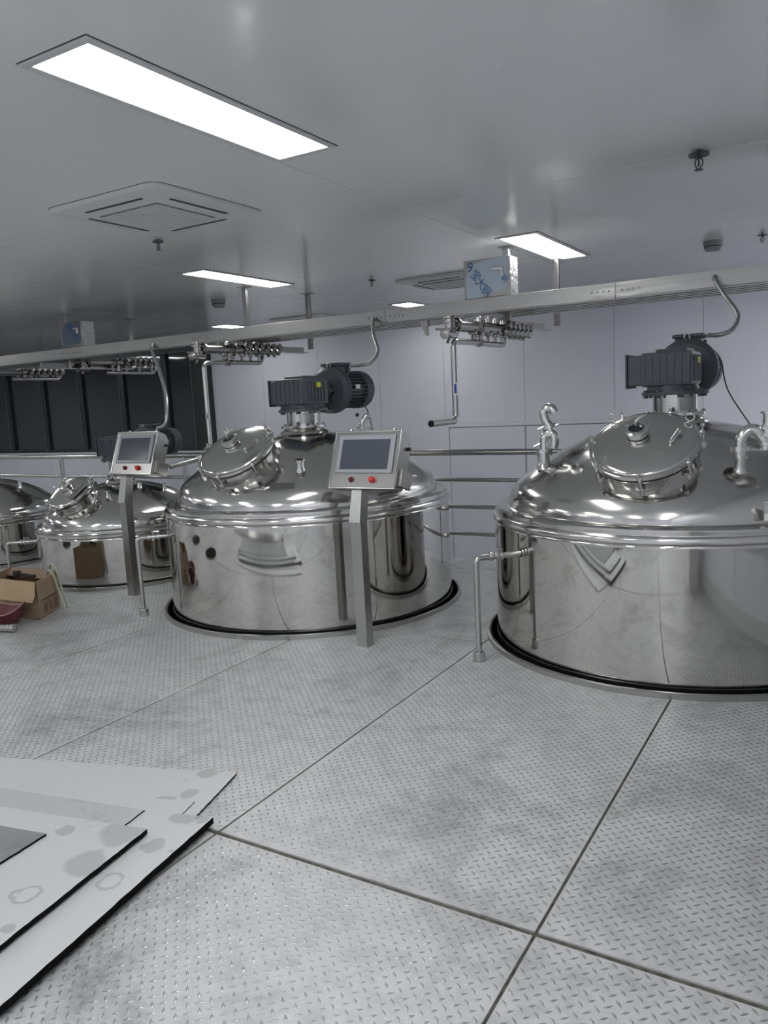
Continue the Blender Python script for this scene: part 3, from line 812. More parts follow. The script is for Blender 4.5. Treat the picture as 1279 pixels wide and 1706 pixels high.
# ================================================================== CONTROL PANELS
def make_panel():
    t = empty('control_panel')
    def post(bm):
        box(bm, -.097, -.017, -.052, .028, .0, .838, bev=.003)
    solid('post', t, M['brush'], post, 30)
    solid('post_foot', t, M['steel'], lambda bm: box(bm, -.100, -.014, -.055, .031, 0, .006))
    def arm(bm):
        # leans back from the post head to the housing
        q = [(-.099, -.062, .834), (-.015, -.062, .834), (-.015, .030, .834), (-.099, .030, .834), (-.094, .000, 1.085), (-.022, .000, 1.085), (-.022, .075, 1.085), (-.094, .075, 1.085)]
        v = [bm.verts.new(p) for p in q]
        for f in ((0, 1, 5, 4), (1, 2, 6, 5), (2, 3, 7, 6), (3, 0, 4, 7), (3, 2, 1, 0), (4, 5, 6, 7)): bm.faces.new([v[i] for i in f])
    solid('arm', t, M['brush'], arm, 30)
    R_ = Matrix.Translation((0.0, -.045, 1.055)) @ Matrix.Rotation(-math.radians(20), 4, 'X')
    def hs(bm):
        # housing: front plane y=0, back chamfered at top
        w_ = .245; prof = [(0, 0), (0, .375), (.085, .375), (.135, .325), (.135, .06), (.095, 0)]
        L = [bm.verts.new(R_ @ Vector((-w_, y, z))) for y, z in prof]; Rr = [bm.verts.new(R_ @ Vector((w_, y, z))) for y, z in prof]
        bm.faces.new(L); bm.faces.new(Rr[::-1])
        n = len(prof)
        for i in range(n): bm.faces.new((L[i], Rr[i], Rr[(i + 1) % n], L[(i + 1) % n]))
        bmesh.ops.recalc_face_normals(bm, faces=bm.faces)
        bmesh.ops.bevel(bm, geom=list(bm.edges), offset=.004, segments=2, affect='EDGES')
    h = solid('housing', t, M['brush'], hs, 30)
    def b3(bm, x0, x1, z0, z1, y0, y1, bev=.0): box(bm, x0, x1, y0, y1, z0, z1, bev=bev, M4=R_)
    solid('door_lip', h, M['steel'], lambda bm: (b3(bm, -.248, .248, -.004, .006, -.012, .0, .002), b3(bm, -.248, .248, .369, .379, -.012, .0, .002), b3(bm, -.248, -.240, .006, .369, -.012, 0, .002), b3(bm, .240, .248, .006, .369, -.012, 0, .002)), 30)
    bz = solid('screen_bezel', h, M['bezel'], lambda bm: b3(bm, -.212, .212, .098, .350, -.012, -.001, .004), 30)
    solid('screen', h, M['screen'], lambda bm: b3(bm, -.18, .178, .122, .318, -.0145, -.011), None)
    def btn(bm, x, r_=.014, hgt=.022): lathe(bm, [(0, -.001), (r_ + .005, -.001), (r_ + .005, .005), (r_, .006), (r_, hgt - .004), (r_ - .004, hgt), (0, hgt)], 20, R_ @ Vector((x, 0, .055)), R_.to_3x3() @ Vector((0, -1, 0)))
    o = solid('button', h, M['darkred'], lambda bm: btn(bm, -.085), 30); o['label'] = 'dark red indicator button'
    o = solid('button', h, M['red'], lambda bm: btn(bm, .075, .018, .028), 30); o['label'] = 'bright red stop button'
    for x in (-.17, .16):
        solid('door_catch', h, M['steel'], lambda bm: (lathe(bm, [(0, 0), (.018, 0), (.018, .018), (.010, .022), (.010, .032), (0, .034)], 12, R_ @ Vector((x, .05, .375)), R_.to_3x3() @ Vector((0, 0, 1)))), 30)
    def hinge(bm):
        for z in (.07, .26): box(bm, -.257, -.245, -.004, .02, z, z + .05, M4=R_)
    solid('hinge', h, M['steel'], hinge, 30)
    def gland(bm): lathe(bm, [(0, 0), (.012, 0), (.012, .02), (0, .02)], 10, R_ @ Vector((.245, .10, .28)), (1, 0, 0))
    solid('cable_gland', h, M['black'], gland, 30)
    def sidebox(bm): b3(bm, .245, .272, .02, .13, .02, .155, .006)
    solid('side_box', h, M['brush'], sidebox, 30)
    return t
p1 = make_panel(); p2 = copy_tree(p1)
for ch in p2.children:
    if ch.name.startswith('housing'): ch.location = (.08, 0, .028)
p1.location = (-2.685, 4.215, 0); p2.location = (-5.405, 4.68, 0)
tag(p1, 'stainless touch-screen control panel on a post in front of the middle tank', 'control panel', 'operator panels on posts')
tag(p2, 'stainless touch-screen control panel on a post in front of the smaller left tank', 'control panel', 'operator panels on posts')

# ================================================================== STANDPIPES
def standpipe(foot, centre, R_, z, label):
    e = empty('drain_pipe', (foot[0], foot[1], 0)); tag(e, label, 'pipe', 'bent pipes from tank wall to floor')
    d = Vector((centre[0] - foot[0], centre[1] - foot[1], 0)); L = d.length - R_; d.normalize()
    top = Vector((0, 0, z))
    solid('pipe', e, M['pipe'], lambda bm: tube(bm, smooth_path([(0, 0, .0), top, top + d * (L + .005)], .035, 6), .0175, 16), 60)
    solid('foot_sleeve', e, M['pipe'], lambda bm: lathe(bm, [(.018, 0), (.036, 0), (.036, .052), (.034, .055), (.020, .055), (.020, .02)], 28), 30)
    solid('foot_plate', e, M['brush'], lambda bm: lathe(bm, [(0, 0), (.042, 0), (.042, .004), (0, .004)], 28), 30)
    def vl(bm):
        c = top + d * (L * .52)
        for k in (-.035, 0, .035): lathe(bm, [(.016, 0), (.027, 0), (.027, .009), (.016, .009)], 18, c + d * k, d)
        cyl(bm, c, c + Vector((0, 0, .045)), .007, n=10); cyl(bm, c + Vector((0, 0, .04)), c + Vector((0, 0, .04)) + d * .05, .005, n=8)
        cyl(bm, c, c - Vector((0, 0, .03)), .009, n=10)
    solid('clamp_valve', e, M['steel'], vl, 30)
standpipe((-1.93, 4.222), T_RIGHT, 1.15, .635, 'bent stainless pipe with floor sleeve at the left of the right tank')
standpipe((-4.83, 4.203), T_MID, 1.15, .625, 'bent stainless pipe with floor sleeve at the left of the middle tank')
standpipe((-7.30, 4.70), T_SMALL, .845, .37, 'bent stainless pipe behind the cardboard box, left of the smaller tank')

# ================================================================== CABLE TRAY
tray = empty('cable_tray', (-5, 6.4, 2.3)); tag(tray, 'long brushed steel cable tray crossing the whole picture below the ceiling', 'cable tray')
TY0, TY1, TZ0, TZ1 = 6.40, 7.02, 2.30, 2.425
def tb_(x0, x1, y0, y1, z0, z1): return (x0 + 5, x1 + 5, y0 - 6.4, y1 - 6.4, z0 - 2.3, z1 - 2.3)
segs = [.40, -1.65, -3.75, -6.0, -8.2, -10.4, -12.6]
for a, b in zip(segs[:-1], segs[1:]):
    def frt(bm):
        box(bm, *tb_(b + .002, a - .002, TY0, TY0 + .012, TZ0, TZ1), bev=.002); box(bm, *tb_(b + .002, a - .002, TY0, TY0 + .045, TZ0 - .004, TZ0 + .008), bev=.002)
    fr = solid('front_channel', tray, M['tray'], frt, 30)
    def bolts(bm):
        for k in range(4):
            for ed, sg_ in ((a, -1),):
                lathe(bm, [(0, 0), (.009, 0), (.009, .005), (0, .007)], 8, (ed + 5 + sg_ * (.05 + k * .045), TY0 - 6.4, .062 + .003 * (k % 2)), (0, -1, 0))
                lathe(bm, [(0, 0), (.009, 0), (.009, .005), (0, .007)], 8, (b + 5 + (.05 + k * .045), TY0 - 6.4, .062 - .003 * (k % 2)), (0, -1, 0))
    jb = solid('joint_bolts', fr, M['darksteel'], bolts, 30); jb['kind'] = 'stuff'
    solid('back_channel', tray, M['tray'], lambda bm: box(bm, *tb_(b, a, TY1 - .012, TY1, TZ0, TZ1)), None)
for k in range(9):
    y = TY0 + .05 + k * .062
    solid('floor_slat', tray, M['darksteel'], lambda bm: box(bm, *tb_(-12.6, .40, y, y + .05, TZ0 + .002 + .004 * (k % 2), TZ0 + .012 + .004 * (k % 2))), None)
def hanger(x, y, zb, w_=.055):
    return solid('hanger', tray, M['brush'] if y < 7 else M['darksteel'], lambda bm: (box(bm, *tb_(x - w_ / 2, x + w_ / 2, y - .02, y + .02, zb, CEIL - .002), bev=.002), box(bm, *tb_(x - .06, x + .06, y - .05, y + .05, CEIL - .008, CEIL - .001))), 30)
for x in (-5.76, -8.80, -2.72): hanger(x, 6.82, 2.22); hanger(x + .13, 7.80, 2.25)
def cross(x):
    solid('cross_bar', tray, M['brush'], lambda bm: (box(bm, *tb_(x - .02, x + .02, 6.44, 7.86, 2.215, 2.285), bev=.002), box(bm, *tb_(x - .02, x + .10, 6.44, 7.86, 2.212, 2.220))), 30)
for x in (-5.80, -8.84, -2.76): cross(x)
def brk(bm):
    box(bm, *tb_(-3.40, -3.33, 6.42, 6.46, 2.24, 2.30)); v = [(-3.395, 2.245), (-3.345, 2.245), (-3.335, 2.16), (-3.36, 2.16)]
    A_ = [bm.verts.new((x + 5, .03, z - 2.3)) for x, z in v]; B_ = [bm.verts.new((x + 5, .05, z - 2.3)) for x, z in v]
    bm.faces.new(A_); bm.faces.new(B_[::-1])
    for i in range(4): bm.faces.new((A_[i], B_[i], B_[(i + 1) % 4], A_[(i + 1) % 4]))
solid('clip_bracket', tray, M['darksteel'], brk, 30)
# cables seen lying in the tray
for k, (y, c) in enumerate(((6.55, 'wire'), (6.62, 'conduit'), (6.72, 'wire'), (6.86, 'conduit'))):
    bm = B(); tube(bm, [(x, y + .01 * math.sin(x * 2 + k), TZ0 + .032 + .003 * math.sin(x * 3 + k)) for x in np.linspace(-12.4, .3, 60)], .012, 8); fix(bm)
    o = obj('tray_cable', bm, M[c], None, 60); tag(o, 'cable lying along the inside of the cable tray, seen only from below', 'cable', 'cables lying inside the tray')

# steel boxes with protective film, standing on the tray
def steel_box(x0, x1, y0, y1, z0, z1, label, full=True):
    e = empty('junction_box', (x0, y0, z0)); tag(e, label, 'junction box', 'film-covered steel boxes on the tray')
    W_, D_, H_ = x1 - x0, y1 - y0, z1 - z0
    solid('box_body', e, M['brush'] if full else M['darksteel'], lambda bm: box(bm, 0, W_, 0, D_, 0, H_, bev=.004), 30)  # far box takes a darker steel to stand in for shade
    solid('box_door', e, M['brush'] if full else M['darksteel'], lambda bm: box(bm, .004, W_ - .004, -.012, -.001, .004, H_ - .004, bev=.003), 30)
    def flm(bm):
        P_ = [(.07, .03), (.30, .02), (.93, .16), (.965, .30), (.965, .97), (.60, .96), (.30, .90), (.12, .78), (.05, .55)]
        P_ = [(x * W_, z * H_) for x, z in P_]
        A_ = [bm.verts.new((x, -.0135, z)) for x, z in P_]; B_ = [bm.verts.new((x, -.0122, z)) for x, z in P_]
        bm.faces.new(A_); bm.faces.new(B_[::-1]); n = len(P_)
        for i in range(n): bm.faces.new((A_[i], A_[(i + 1) % n], B_[(i + 1) % n], B_[i]))
    fo = solid('protective_film', e, M['film'] if full else mat('shaded_blue_film', (.13, .17, .23), .2, .3), flm, None)  # same film on the far box, its colour darkened for the shade there
    def txt(s_, size, x, z, rot, bold=0.0):
        c = bpy.data.curves.new('lettering', 'FONT'); c.body = s_; c.size = size; c.extrude = .0004; c.align_x = 'CENTER'; c.align_y = 'CENTER'; c.offset = 0.0
        c.materials.append(M['ink'])
        to = bpy.data.objects.new('tmp', c); COL.objects.link(to)
        me = bpy.data.meshes.new_from_object(to.evaluated_get(bpy.context.evaluated_depsgraph_get()))
        bpy.data.objects.remove(to)
        o = bpy.data.objects.new('film_lettering', me); COL.objects.link(o); o.parent = fo
        o.rotation_euler = (PI / 2, -rot, 0); o.location = (x, -.0152, z)
    if full:
        for ch_, fx, fz in (('宝', .27, .58), ('大', .37, .37), ('钢', .49, .16)):
            txt(ch_, .095, fx * W_, fz * H_, math.radians(-48), .0015)
        txt('9', .115, .155 * W_, .80 * H_, math.radians(-10), .003)
        txt('钢', .06, .90 * W_, .42 * H_, math.radians(-48), .0)
    else:
        for ch_, fx, fz in (('宝', .50, .80), ('大', .62, .55), ('钢', .75, .30)): txt(ch_, .09, fx * W_, fz * H_, math.radians(-60), .0015)
    solid('door_latch', e, M['steel'], lambda bm: (box(bm, W_ * .80, W_ * .88, -.030, -.012, H_ * .52, H_ * .74, bev=.004), box(bm, W_ * .66, W_ * .88, -.034, -.024, H_ * .66, H_ * .74, bev=.004)), 30)
    solid('side_film', e, mat('wrinkled_clear_film', (.55, .56, .56), .6, .25, bump=(18, 1.0, .02)) if full else bpy.data.materials['wrinkled_clear_film'], lambda bm: box(bm, W_ + .0005, W_ + .004, .005, D_ - .005, .005, H_ - .005), None)
steel_box(-2.955, -2.535, 6.42, 6.60, TZ1 + .001, 2.755, 'film-covered stainless box with blue lettering beside the right ceiling light')
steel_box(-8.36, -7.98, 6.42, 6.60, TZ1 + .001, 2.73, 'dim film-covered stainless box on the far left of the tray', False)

# ================================================================== VALVE MANIFOLDS
def manifold(x, y0, ylow, y1, zt, zb, n, label, drop=None):
    e = empty('valve_manifold', (x, y0, zt)); tag(e, label, 'valves', 'stainless valve groups under the tray')
    dz = zb - zt
    def hd(bm):
        cyl(bm, (0, .10, -.045), (0, y1 - y0, -.03), .048, n=24)
        for k in (.12, .52, .56): 
            if k < y1 - y0: lathe(bm, [(.03, 0), (.068, 0), (.068, .020), (.03, .020)], 24, (0, k, -.045), (0, 1, 0))
    solid('header_pipe', e, M['darksteel'], hd, 30)
    Llow = ylow - y0
    def lp(bm):
        tube(bm, smooth_path([(0, Llow * .35, dz), (0, Llow, dz), (0, Llow + .04, dz + .10)], .05, 5), .024, 14)
    solid('lower_pipe', e, M['pipe'], lp, 50)
    ys_ = [Llow * .42 + (Llow * .55) * i / max(1, n - 1) for i in range(n)]
    for i, yy in enumerate(ys_):
        def st(bm):
            cyl(bm, (0, yy, -.03), (0, yy, dz), .018, n=12)
            lathe(bm, [(.018, 0), (.034, .004), (.036, .03), (.034, .055), (.018, .06)], 14, (0, yy, dz * .62))
            cyl(bm, (0, yy, dz * .42), (.05, yy - .02, dz * .42), .008, n=8)
        v = solid('valve', e, M['darksteel'], st, 30)
        solid('valve_cap', v, M['steel'], lambda bm: (lathe(bm, [(.0, 0), (.021, 0), (.021, .03), (.014, .04), (0, .04)], 12, (.055, yy + .0, .0)), lathe(bm, [(0, 0), (.018, 0), (.018, .05), (0, .05)], 12, (-.055, yy, -.02), (-.3, .2, .6))), 30)
    # a second row of small capped valves further along the header
    m_ = 6
    for i in range(m_):
        yy = (y1 - y0) - .60 + i * .105
        if yy < Llow * .5: continue
        solid('small_valve', e, M['darksteel'], lambda bm: (cyl(bm, (-.0, yy, -.02), (.075, yy, .0), .016, n=10), lathe(bm, [(0, 0), (.036, 0), (.036, .028), (0, .034)], 12, (.07, yy, .0), (1, 0, .1)), lathe(bm, [(0, 0), (.036, 0), (.036, .04), (.02, .055), (0, .055)], 12, (.04, yy, -.05), (.8, -.5, -.2)), cyl(bm, (0, yy, 0), (0, yy, -.085), .014, n=10), lathe(bm, [(0, 0), (.021, 0), (.021, .025), (0, .03)], 10, (0, yy, -.08), (0, 0, -1))), 30)
    def frv(bm):
        cyl(bm, (0, .06, .02), (0, .06, dz + .06), .040, n=20)
        for z in (.0, -.03, dz * .5, dz * .5 - .03, dz + .08): lathe(bm, [(.026, 0), (.060, 0), (.060, .014), (.026, .014)], 20, (0, .06, z))
        cyl(bm, (-.03, .06, dz * .5), (-.11, .02, dz * .5 + .01), .010, n=10)
        cyl(bm, (0, -.02, dz + .05), (0, .14, dz + .05), .034, n=18)
        lathe(bm, [(0, 0), (.042, 0), (.042, .014), (0, .02)], 18, (0, -.02, dz + .05), (0, -1, 0))
        cyl(bm, (0, .06, dz + .05), (-.02, .04, dz - .02), .012, n=10)
    solid('control_valve', e, M['darksteel'], frv, 30)
    def fr2(bm):
        yb = min(Llow * .5, .62)
        cyl(bm, (0, yb, .03), (0, yb, dz + .02), .032, n=16)
        for z in (.01, -.05, -.10, dz + .05, dz + .02): lathe(bm, [(.018, 0), (.056, 0), (.056, .012), (.018, .012)], 20, (0, yb, z))
    solid('shutoff_valve', e, M['darksteel'], fr2, 30)
    solid('support_strap', e, M['brush'], lambda bm: (box(bm, -.012, .012, y1 - y0 - .4, y1 - y0 - .37, -.02, max(.03, 2.216 - zt), bev=.001), box(bm, -.012, .012, y1 - y0 - .05, y1 - y0 - .02, -.02, max(.03, 2.216 - zt), bev=.001)), None)
manifold(-2.70, 5.52, 6.66, 7.20, 2.195, 2.03, 5, 'valve group under the tray at the film-covered box, feeding the right drop pipe')
manifold(-5.75, 5.95, 7.00, 7.32, 2.26, 2.085, 5, 'valve group under the tray left of the middle motor, feeding the left drop pipe')
manifold(-8.75, 6.95, 8.22, 8.30, 2.34, 2.165, 4, 'valve group under the tray before the dark windows, behind the hanging conduit')
manifold(-10.9, 7.0, 8.25, 8.32, 2.34, 2.20, 4, 'valve group under the tray at the far left edge')

def drop_pipe(pts, label, sticker, col):
    e = empty('drop_pipe', pts[2]); tag(e, label, 'pipe', 'open-ended drop pipes above the tanks')
    O = Vector(pts[2]); P_ = [Vector(p) - O for p in pts]
    solid('pipe', e, M['pipe'], lambda bm: tube(bm, smooth_path(P_, .06, 8), .0245, 18, cap=False), 60)
    d = (P_[-1] - P_[-2]).normalized()
    solid('pipe_mouth', e, M['void'], lambda bm: lathe(bm, [(.023, 0), (0, 0)], 18, P_[-1] - d * .006, d), None)  # black disc standing in for the shade inside the pipe
    def cl(bm):
        c = P_[0]
        for k in (.0, .03): lathe(bm, [(.02, 0), (.038, 0), (.038, .012), (.02, .012)], 18, c + (P_[1] - P_[0]).normalized() * k, P_[1] - P_[0])
    solid('pipe_clamp', e, M['darksteel'], cl, 30)
    z = sticker - O.z
    def lab(bm, r_, za, zb, w_):
        lathe(bm, [(r_, za), (r_, zb)], 24, (0, 0, 0))
    a, b = P_[1], P_[2]
    def part_label(bm, h, w_, r_):
        t_ = (z - b.z) / (a.z - b.z); c = b + (a - b) * t_
        n0 = 9
        vs = []
        for k in range(n0):
            an = math.radians(-62 - w_ / 2 + w_ * k / (n0 - 1))
            for zz in (-h / 2, h / 2): vs.append(bm.verts.new((c.x + r_ * math.cos(an), c.y + r_ * math.sin(an), c.z + zz)))
        for k in range(n0 - 1): bm.faces.new((vs[2 * k], vs[2 * k + 2], vs[2 * k + 3], vs[2 * k + 1]))
    solid('pipe_sticker', e, M['white'], lambda bm: part_label(bm, .10, 80, .0252), None)
    solid('sticker_print', e, col, lambda bm: part_label(bm, .07, 40, .0256), None)
drop_pipe([(-2.70, 6.12, 2.035), (-2.66, 5.545, 2.02), (-2.66, 5.545, 1.415), (-2.635, 5.07, 1.415)], 'right drop pipe with blue sticker, hanging between the two big tanks', 1.66, M['bluel'])
drop_pipe([(-5.75, 6.46, 2.085), (-5.70, 6.03, 2.07), (-5.655, 5.98, 1.13), (-5.86, 5.60, 1.05)], 'left drop pipe in front of the right-most dark window', 1.52, M['bezel'])

# ================================================================== RAILING
rail = empty('guard_rail', (-6.4, 6.88, 0)); tag(rail, 'stainless guard rail with four horizontal tubes along the far platform edge', 'railing')
for z, r_ in ((1.065, .029), (.80, .0195), (.535, .0195), (.27, .0195)):
    o = solid('rail_tube', rail, M['pipe'], lambda bm: cyl(bm, (-6.4, 0, z), (6.7, 0, z), r_, n=16), 30)
for x in (-9.24, -6.94, -4.64, -2.34, -.04, -11.54):
    solid('rail_post', rail, M['pipe'], lambda bm: (cyl(bm, (x + 6.4, 0, 0), (x + 6.4, 0, 1.05), .028, n=16), lathe(bm, [(0, 0), (.055, 0), (.055, .008), (0, .008)], 20, (x + 6.4, 0, 0))), 30)
wrail = empty('wall_handrail', (.36, 2.4, 0)); tag(wrail, 'single steel handrail on the right wall, seen only reflected in the right tank', 'railing')
solid('rail_tube', wrail, M['pipe'], lambda bm: cyl(bm, (-.06, -1.6, .66), (-.06, 4.3, .66), .026, n=16), 30)
for y in (-1.3, .6, 2.5, 4.1):
    solid('rail_bracket', wrail, M['pipe'], lambda bm: cyl(bm, (-.06, y, .65), (.06, y, .62), .012, n=10), 30)
# white cabinet to the right, visible in the reflection
cab = empty('white_cabinet', (.10, 1.75, 0)); tag(cab, 'white cabinet at the right wall, seen only as a reflection in the right tank', 'cabinet')
solid('cabinet_body', cab, M['cabinet'], lambda bm: box(bm, -.10, .12, -.30, .30, 0, .95, bev=.006), 30)
solid('cabinet_door', cab, M['cabinet'], lambda bm: box(bm, -.112, -.101, -.29, .29, .02, .93, bev=.003), 30)
solid('door_handle', cab, M['steel'], lambda bm: box(bm, -.135, -.112, .22, .24, .45, .60, bev=.004), 30)

# ================================================================== LOOSE SHEETS ON THE FLOOR
def blot(m, spots):
    """water marks of fixed shape on a sheet: (x, y, radius, ring?) in the sheet's own coordinates"""
    nt = m.node_tree; b = nt.nodes['Principled BSDF']; src = b.inputs['Base Color'].links[0].from_socket
    tc = nt.nodes.new('ShaderNodeTexCoord')
    n = nt.nodes.new('ShaderNodeTexNoise'); n.inputs['Scale'].default_value = 9; n.inputs['Detail'].default_value = 3
    nt.links.new(tc.outputs['Object'], n.inputs['Vector'])
    ns = nt.nodes.new('ShaderNodeMath'); ns.operation = 'MULTIPLY_ADD'; ns.inputs[1].default_value = .12; ns.inputs[2].default_value = -.06
    nt.links.new(n.outputs['Fac'], ns.inputs[0])
    for x, y, r_, ringy in spots:
        d = nt.nodes.new('ShaderNodeVectorMath'); d.operation = 'DISTANCE'
        sp = nt.nodes.new('ShaderNodeSeparateXYZ'); cb_ = nt.nodes.new('ShaderNodeCombineXYZ')
        nt.links.new(tc.outputs['Object'], sp.inputs[0]); nt.links.new(sp.outputs[0], cb_.inputs[0]); nt.links.new(sp.outputs[1], cb_.inputs[1])
        nt.links.new(cb_.outputs[0], d.inputs[0]); d.inputs[1].default_value = (x, y, 0)
        a = nt.nodes.new('ShaderNodeMath'); a.operation = 'ADD'; nt.links.new(d.outputs['Value'], a.inputs[0]); nt.links.new(ns.outputs[0], a.inputs[1])
        if ringy:
            q = nt.nodes.new('ShaderNodeMath'); q.operation = 'SUBTRACT'; nt.links.new(a.outputs[0], q.inputs[0]); q.inputs[1].default_value = r_
            q2 = nt.nodes.new('ShaderNodeMath'); q2.operation = 'ABSOLUTE'; nt.links.new(q.outputs[0], q2.inputs[0]); a = q2; lim = .007
        else: lim = r_
        mr = nt.nodes.new('ShaderNodeMapRange'); mr.inputs['From Min'].default_value = lim * .8; mr.inputs['From Max'].default_value = lim * 1.1
        mr.inputs['To Min'].default_value = 1; mr.inputs['To Max'].default_value = 0
        nt.links.new(a.outputs[0], mr.inputs[0])
        mx = nt.nodes.new('ShaderNodeMix'); mx.data_type = 'RGBA'; mx.blend_type = 'MULTIPLY'
        nt.links.new(mr.outputs[0], mx.inputs[0]); nt.links.new(src, mx.inputs[6]); mx.inputs[7].default_value = (.76, .76, .755, 1)
        src = mx.outputs[2]
    nt.links.new(src, b.inputs['Base Color'])
    return m

def sheet(corner, ang, L, W_, z, th, label, m='sheet', short=0.0):
    """corner = far right corner; long side runs to the left at angle ang, short side towards the camera"""
    bm = B(); a = math.radians(ang)
    lx = Vector((-math.cos(a), -math.sin(a), 0)); b = math.radians(ang - 90 + short); wx = Vector((math.cos(b), math.sin(b), 0))
    c = Vector((corner[0], corner[1], 0))
    n = 40; top = []
    pts = [c]
    # slightly ragged cut on the short right side
    for i in range(1, n): pts.append(c + wx * (W_ * i / n) + lx * random.uniform(-.0015, .0015))
    pts += [c + wx * W_, c + wx * W_ + lx * L, c + lx * L]
    A_ = [bm.verts.new((p.x - c.x, p.y - c.y, th)) for p in pts]; B_ = [bm.verts.new((p.x - c.x, p.y - c.y, 0)) for p in pts]
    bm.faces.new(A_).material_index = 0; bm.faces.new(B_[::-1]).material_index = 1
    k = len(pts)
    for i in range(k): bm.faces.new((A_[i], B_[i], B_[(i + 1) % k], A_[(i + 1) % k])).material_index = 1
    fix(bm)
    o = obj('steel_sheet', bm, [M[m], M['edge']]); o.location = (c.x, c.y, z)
    tag(o, label, 'steel sheet', 'loose steel sheets stacked on the floor'); return o
SB = (.66, .67, .68); SD = (.42, .42, .41)
def smat(name, base=SB): return stain_mat(name, base, SD, .35, .55, scale=3.4, lo=.62, hi=.66, bump=(140, .25, .002))
M['sheet_a'] = blot(smat('bottom_sheet_steel'), [(-.113, -.066, .035, 0), (-.06, -.23, .03, 0), (-.12, -.33, .05, 0), (-.35, -.10, .02, 0)])
M['sheet_b'] = smat('thin_sheet_steel')
M['sheet_c'] = blot(smat('long_sheet_steel'), [(-.026, -.468, .042, 1), (-.053, -.25, .035, 0), (.024, -.242, .02, 0), (-.09, -.05, .05, 0), (-.02, -.04, .03, 0)])
M['sheet_d'] = smat('middle_sheet_steel', (.56, .57, .58))
M['sheet_e'] = blot(smat('marked_sheet_steel'), [(-.053, -.462, .04, 1), (-.055, -.055, .085, 0), (-.01, -.255, .075, 0), (-.27, -.15, .03, 0), (.05, -.60, .012, 0)])
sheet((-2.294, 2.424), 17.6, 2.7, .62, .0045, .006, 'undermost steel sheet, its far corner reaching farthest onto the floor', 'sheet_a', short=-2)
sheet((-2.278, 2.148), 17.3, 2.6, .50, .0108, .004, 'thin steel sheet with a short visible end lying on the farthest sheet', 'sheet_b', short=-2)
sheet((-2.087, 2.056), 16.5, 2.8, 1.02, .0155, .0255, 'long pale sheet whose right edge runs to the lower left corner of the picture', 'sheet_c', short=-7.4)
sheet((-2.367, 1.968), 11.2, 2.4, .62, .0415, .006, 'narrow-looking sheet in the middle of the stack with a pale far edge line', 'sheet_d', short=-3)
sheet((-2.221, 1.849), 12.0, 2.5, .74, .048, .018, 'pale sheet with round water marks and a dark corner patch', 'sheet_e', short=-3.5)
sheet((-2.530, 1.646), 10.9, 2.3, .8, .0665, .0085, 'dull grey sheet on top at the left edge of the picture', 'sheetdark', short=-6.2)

# steel pipes lying on the floor outside the picture, reflected in the middle tank
for k, (x0, y0, x1, y1) in enumerate(((-5.6, -.55, -2.3, .43), (-5.55, -.68, -2.25, .30), (-5.65, -.42, -2.4, .56))):
    bm = B(); cyl(bm, (x0, y0, .032), (x1, y1, .032), .030, n=18); fix(bm)
    o = obj('loose_pipe', bm, M['pipe'], None, 30); tag(o, 'loose stainless pipe on the floor, seen only as a bright streak in the middle tank', 'pipe', 'loose pipes outside the picture')

# ================================================================== CARDBOARD BOX AND BITS AT THE LEFT
cb = empty('cardboard_box', (-5.56, 3.78, 0), math.radians(0)); tag(cb, 'open brown cardboard box at the left edge, its front flap folded down', 'box')
ux = Vector((-.60, -.02, 0)); uy = Vector((-.22, .36, 0)); H_ = .31
def quad_slab(bm, p, a, b, th):
    """slab spanned by a and b from p with thickness vector th"""
    q = [p, p + a, p + a + b, p + b]; A_ = [bm.verts.new(x) for x in q]; B_ = [bm.verts.new(x + th) for x in q]
    bm.faces.new(A_); bm.faces.new(B_[::-1])
    for i in range(4): bm.faces.new((A_[i], B_[i], B_[(i + 1) % 4], A_[(i + 1) % 4]))
zz = Vector((0, 0, H_)); O0 = Vector((0, 0, 0)); t_ = .006
solid('front_side', cb, M['card'], lambda bm: quad_slab(bm, O0, ux, zz, uy.normalized() * t_), None)
solid('right_side', cb, M['card'], lambda bm: quad_slab(bm, O0, uy, zz, ux.normalized() * t_), None)
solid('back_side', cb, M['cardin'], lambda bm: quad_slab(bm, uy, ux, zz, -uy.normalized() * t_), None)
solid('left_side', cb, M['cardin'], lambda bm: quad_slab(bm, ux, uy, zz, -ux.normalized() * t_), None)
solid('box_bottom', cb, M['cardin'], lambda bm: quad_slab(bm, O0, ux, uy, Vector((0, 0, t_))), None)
def flap(bm):
    d = Vector((.014, -.032, -.165)); out = Vector((.004, -.006, 0))
    q = [zz + out, zz + ux + out, zz + ux * .97 + d, zz + ux * .055 + d, zz + ux * .0 + d * .68 + out]
    A_ = [bm.verts.new(x) for x in q]; B_ = [bm.verts.new(x + Vector((0, -.005, .001))) for x in q]; n = len(q)
    bm.faces.new(A_); bm.faces.new(B_[::-1])
    for i in range(n): bm.faces.new((A_[i], B_[i], B_[(i + 1) % n], A_[(i + 1) % n]))
fo = solid('front_flap', cb, mat('pale_cardboard', (.46, .34, .21), 0, .8, bump=(60, .1, .002)), flap, None); fo['label'] = 'paler flap folded down over the front'
def flap2(bm): quad_slab(bm, zz + uy * .02, uy * .95, Vector((.02, -.01, -.155)), Vector((.005, .003, 0)))
solid('right_flap', cb, M['card'], flap2, None)
def inner(bm): quad_slab(bm, zz + uy + Vector((0, 0, -.002)), ux * .95, Vector((-.02, -.10, -.05)), Vector((0, 0, .004)))
solid('back_flap', cb, M['cardin'], inner, None)
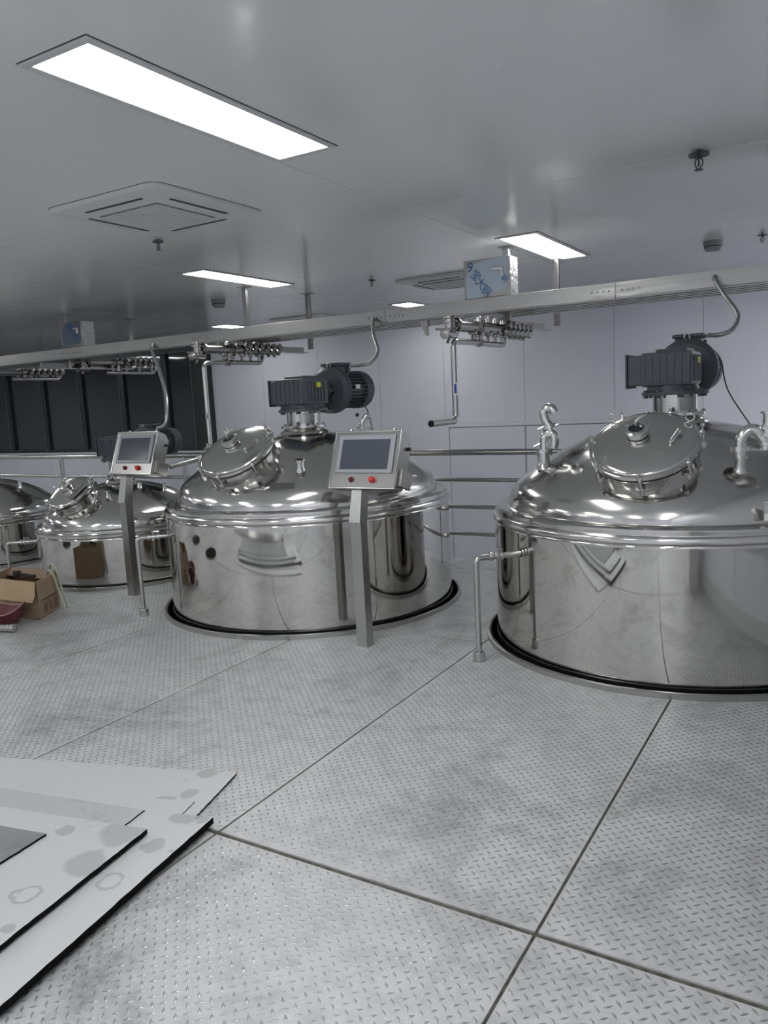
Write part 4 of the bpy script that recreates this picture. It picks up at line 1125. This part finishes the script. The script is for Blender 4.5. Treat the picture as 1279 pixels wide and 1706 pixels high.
def prt(bm):
    n = Vector((.0035, .0025, 0))
    for k, (a, b, c, d) in enumerate(((.18, .95, .135, .143), (.25, .42, .03, .11), (.5, .62, .03, .11), (.70, .92, .02, .12))):
        quad_slab(bm, uy * a + Vector((0, 0, c)) + n * .4, uy * (b - a), Vector((0, 0, d - c)), n * .2)
solid('printed_marks', cb, M['cprint'], prt, None)
# dark tool handle poking over the box
bm = B(); box(bm, -.06, .12, -.016, .016, -.012, .012, bev=.006); box(bm, -.075, -.025, -.022, .022, -.026, .026, bev=.004); fix(bm)
o = obj('hand_tool', bm, M['tool'], None, 30); o.location = (-5.90, 3.90, H_ + .012); o.rotation_euler = (0, math.radians(8), math.radians(20))
tag(o, 'dark tool handle lying across the open cardboard box', 'tool')
# hoses looped over the right side of the box
for k, (off, hgt, lab) in enumerate(((0.0, .34, 'front pale hose draped over the right side of the cardboard box'), (.07, .375, 'rear taller pale green hose loop over the side of the cardboard box'))):
    p = Vector((-5.56, 3.78, 0)) + uy * (.72 + off * 2.2)
    pts = [p + Vector((-.10, .02, .20)), p + Vector((-.075, .015, hgt - .04)), p + Vector((-.02, .0, hgt)), p + Vector((.035, .0, hgt - .05)), p + Vector((.075, .0, .17)), p + Vector((.115, .01, .012))]
    bm = B(); tube(bm, spline(pts, 8), .0095, 10); fix(bm)
    o = obj('garden_hose', bm, M['hose'], None, 60); tag(o, lab, 'hose', 'hoses on the cardboard box')
# maroon scoop shaped bowl in front of the box
bw = empty('maroon_bowl', (-5.76, 3.58, 0)); tag(bw, 'soft maroon plastic tub with a wavy pink rim in front of the cardboard box', 'tub')
def bowl(bm, ins=0.0, rimonly=False):
    n = 40; rings = []
    prof = [(.55, 0.0), (.70, .03), (.88, .09), (1.0, .14)] + ([] if rimonly else [(.955, .138), (.84, .09), (.64, .035), (0, .03)])
    for r_, z in prof:
        if r_ == 0: rings.append([bm.verts.new((0, 0, z))]); continue
        rg = []
        for i in range(n):
            a = 2 * PI * i / n; wv = 1 + (.16 * math.sin(2 * a + .5) + .08 * math.sin(3 * a)) * (z / .14 if z > .03 else 0)
            rg.append(bm.verts.new((.235 * r_ * math.cos(a), .165 * r_ * math.sin(a), z * wv)))
        rings.append(rg)
    bm.faces.new(rings[0][::-1])
    for a, b in zip(rings[:-1], rings[1:]):
        for i in range(n):
            if len(b) == 1: bm.faces.new((a[i], a[(i + 1) % n], b[0]))
            else: bm.faces.new((a[i], a[(i + 1) % n], b[(i + 1) % n], b[i]))
solid('tub_wall', bw, M['maroon'], bowl, 50)
def rimt(bm):
    n = 48; pts = []
    for i in range(n + 1):
        a = 2 * PI * i / n; wv = 1 + (.16 * math.sin(2 * a + .5) + .08 * math.sin(3 * a)); pts.append((.232 * math.cos(a), .163 * math.sin(a), .141 * wv))
    tube(bm, pts, .0045, 8, cap=False)
solid('tub_rim', bw, M['maroonrim'], rimt, 60)
# short ribbed pipe fitting at the very left
ft = empty('pipe_fitting', (-5.42, 3.47, 0)); tag(ft, 'short ribbed steel pipe fitting lying at the left edge before the maroon tub', 'fitting')
solid('fitting_tube', ft, M['pipe'], lambda bm: tube(bm, [(-.32 + i * .01, -.1 + i * .0035, .034) for i in range(32)], .026, 14, ribs=1), 30)
solid('fitting_collar', ft, M['pipe'], lambda bm: lathe(bm, [(.02, -.012), (.034, -.012), (.034, .012), (.02, .012)], 20, (-.02, .005, .034), (1, .35, 0)), 30)
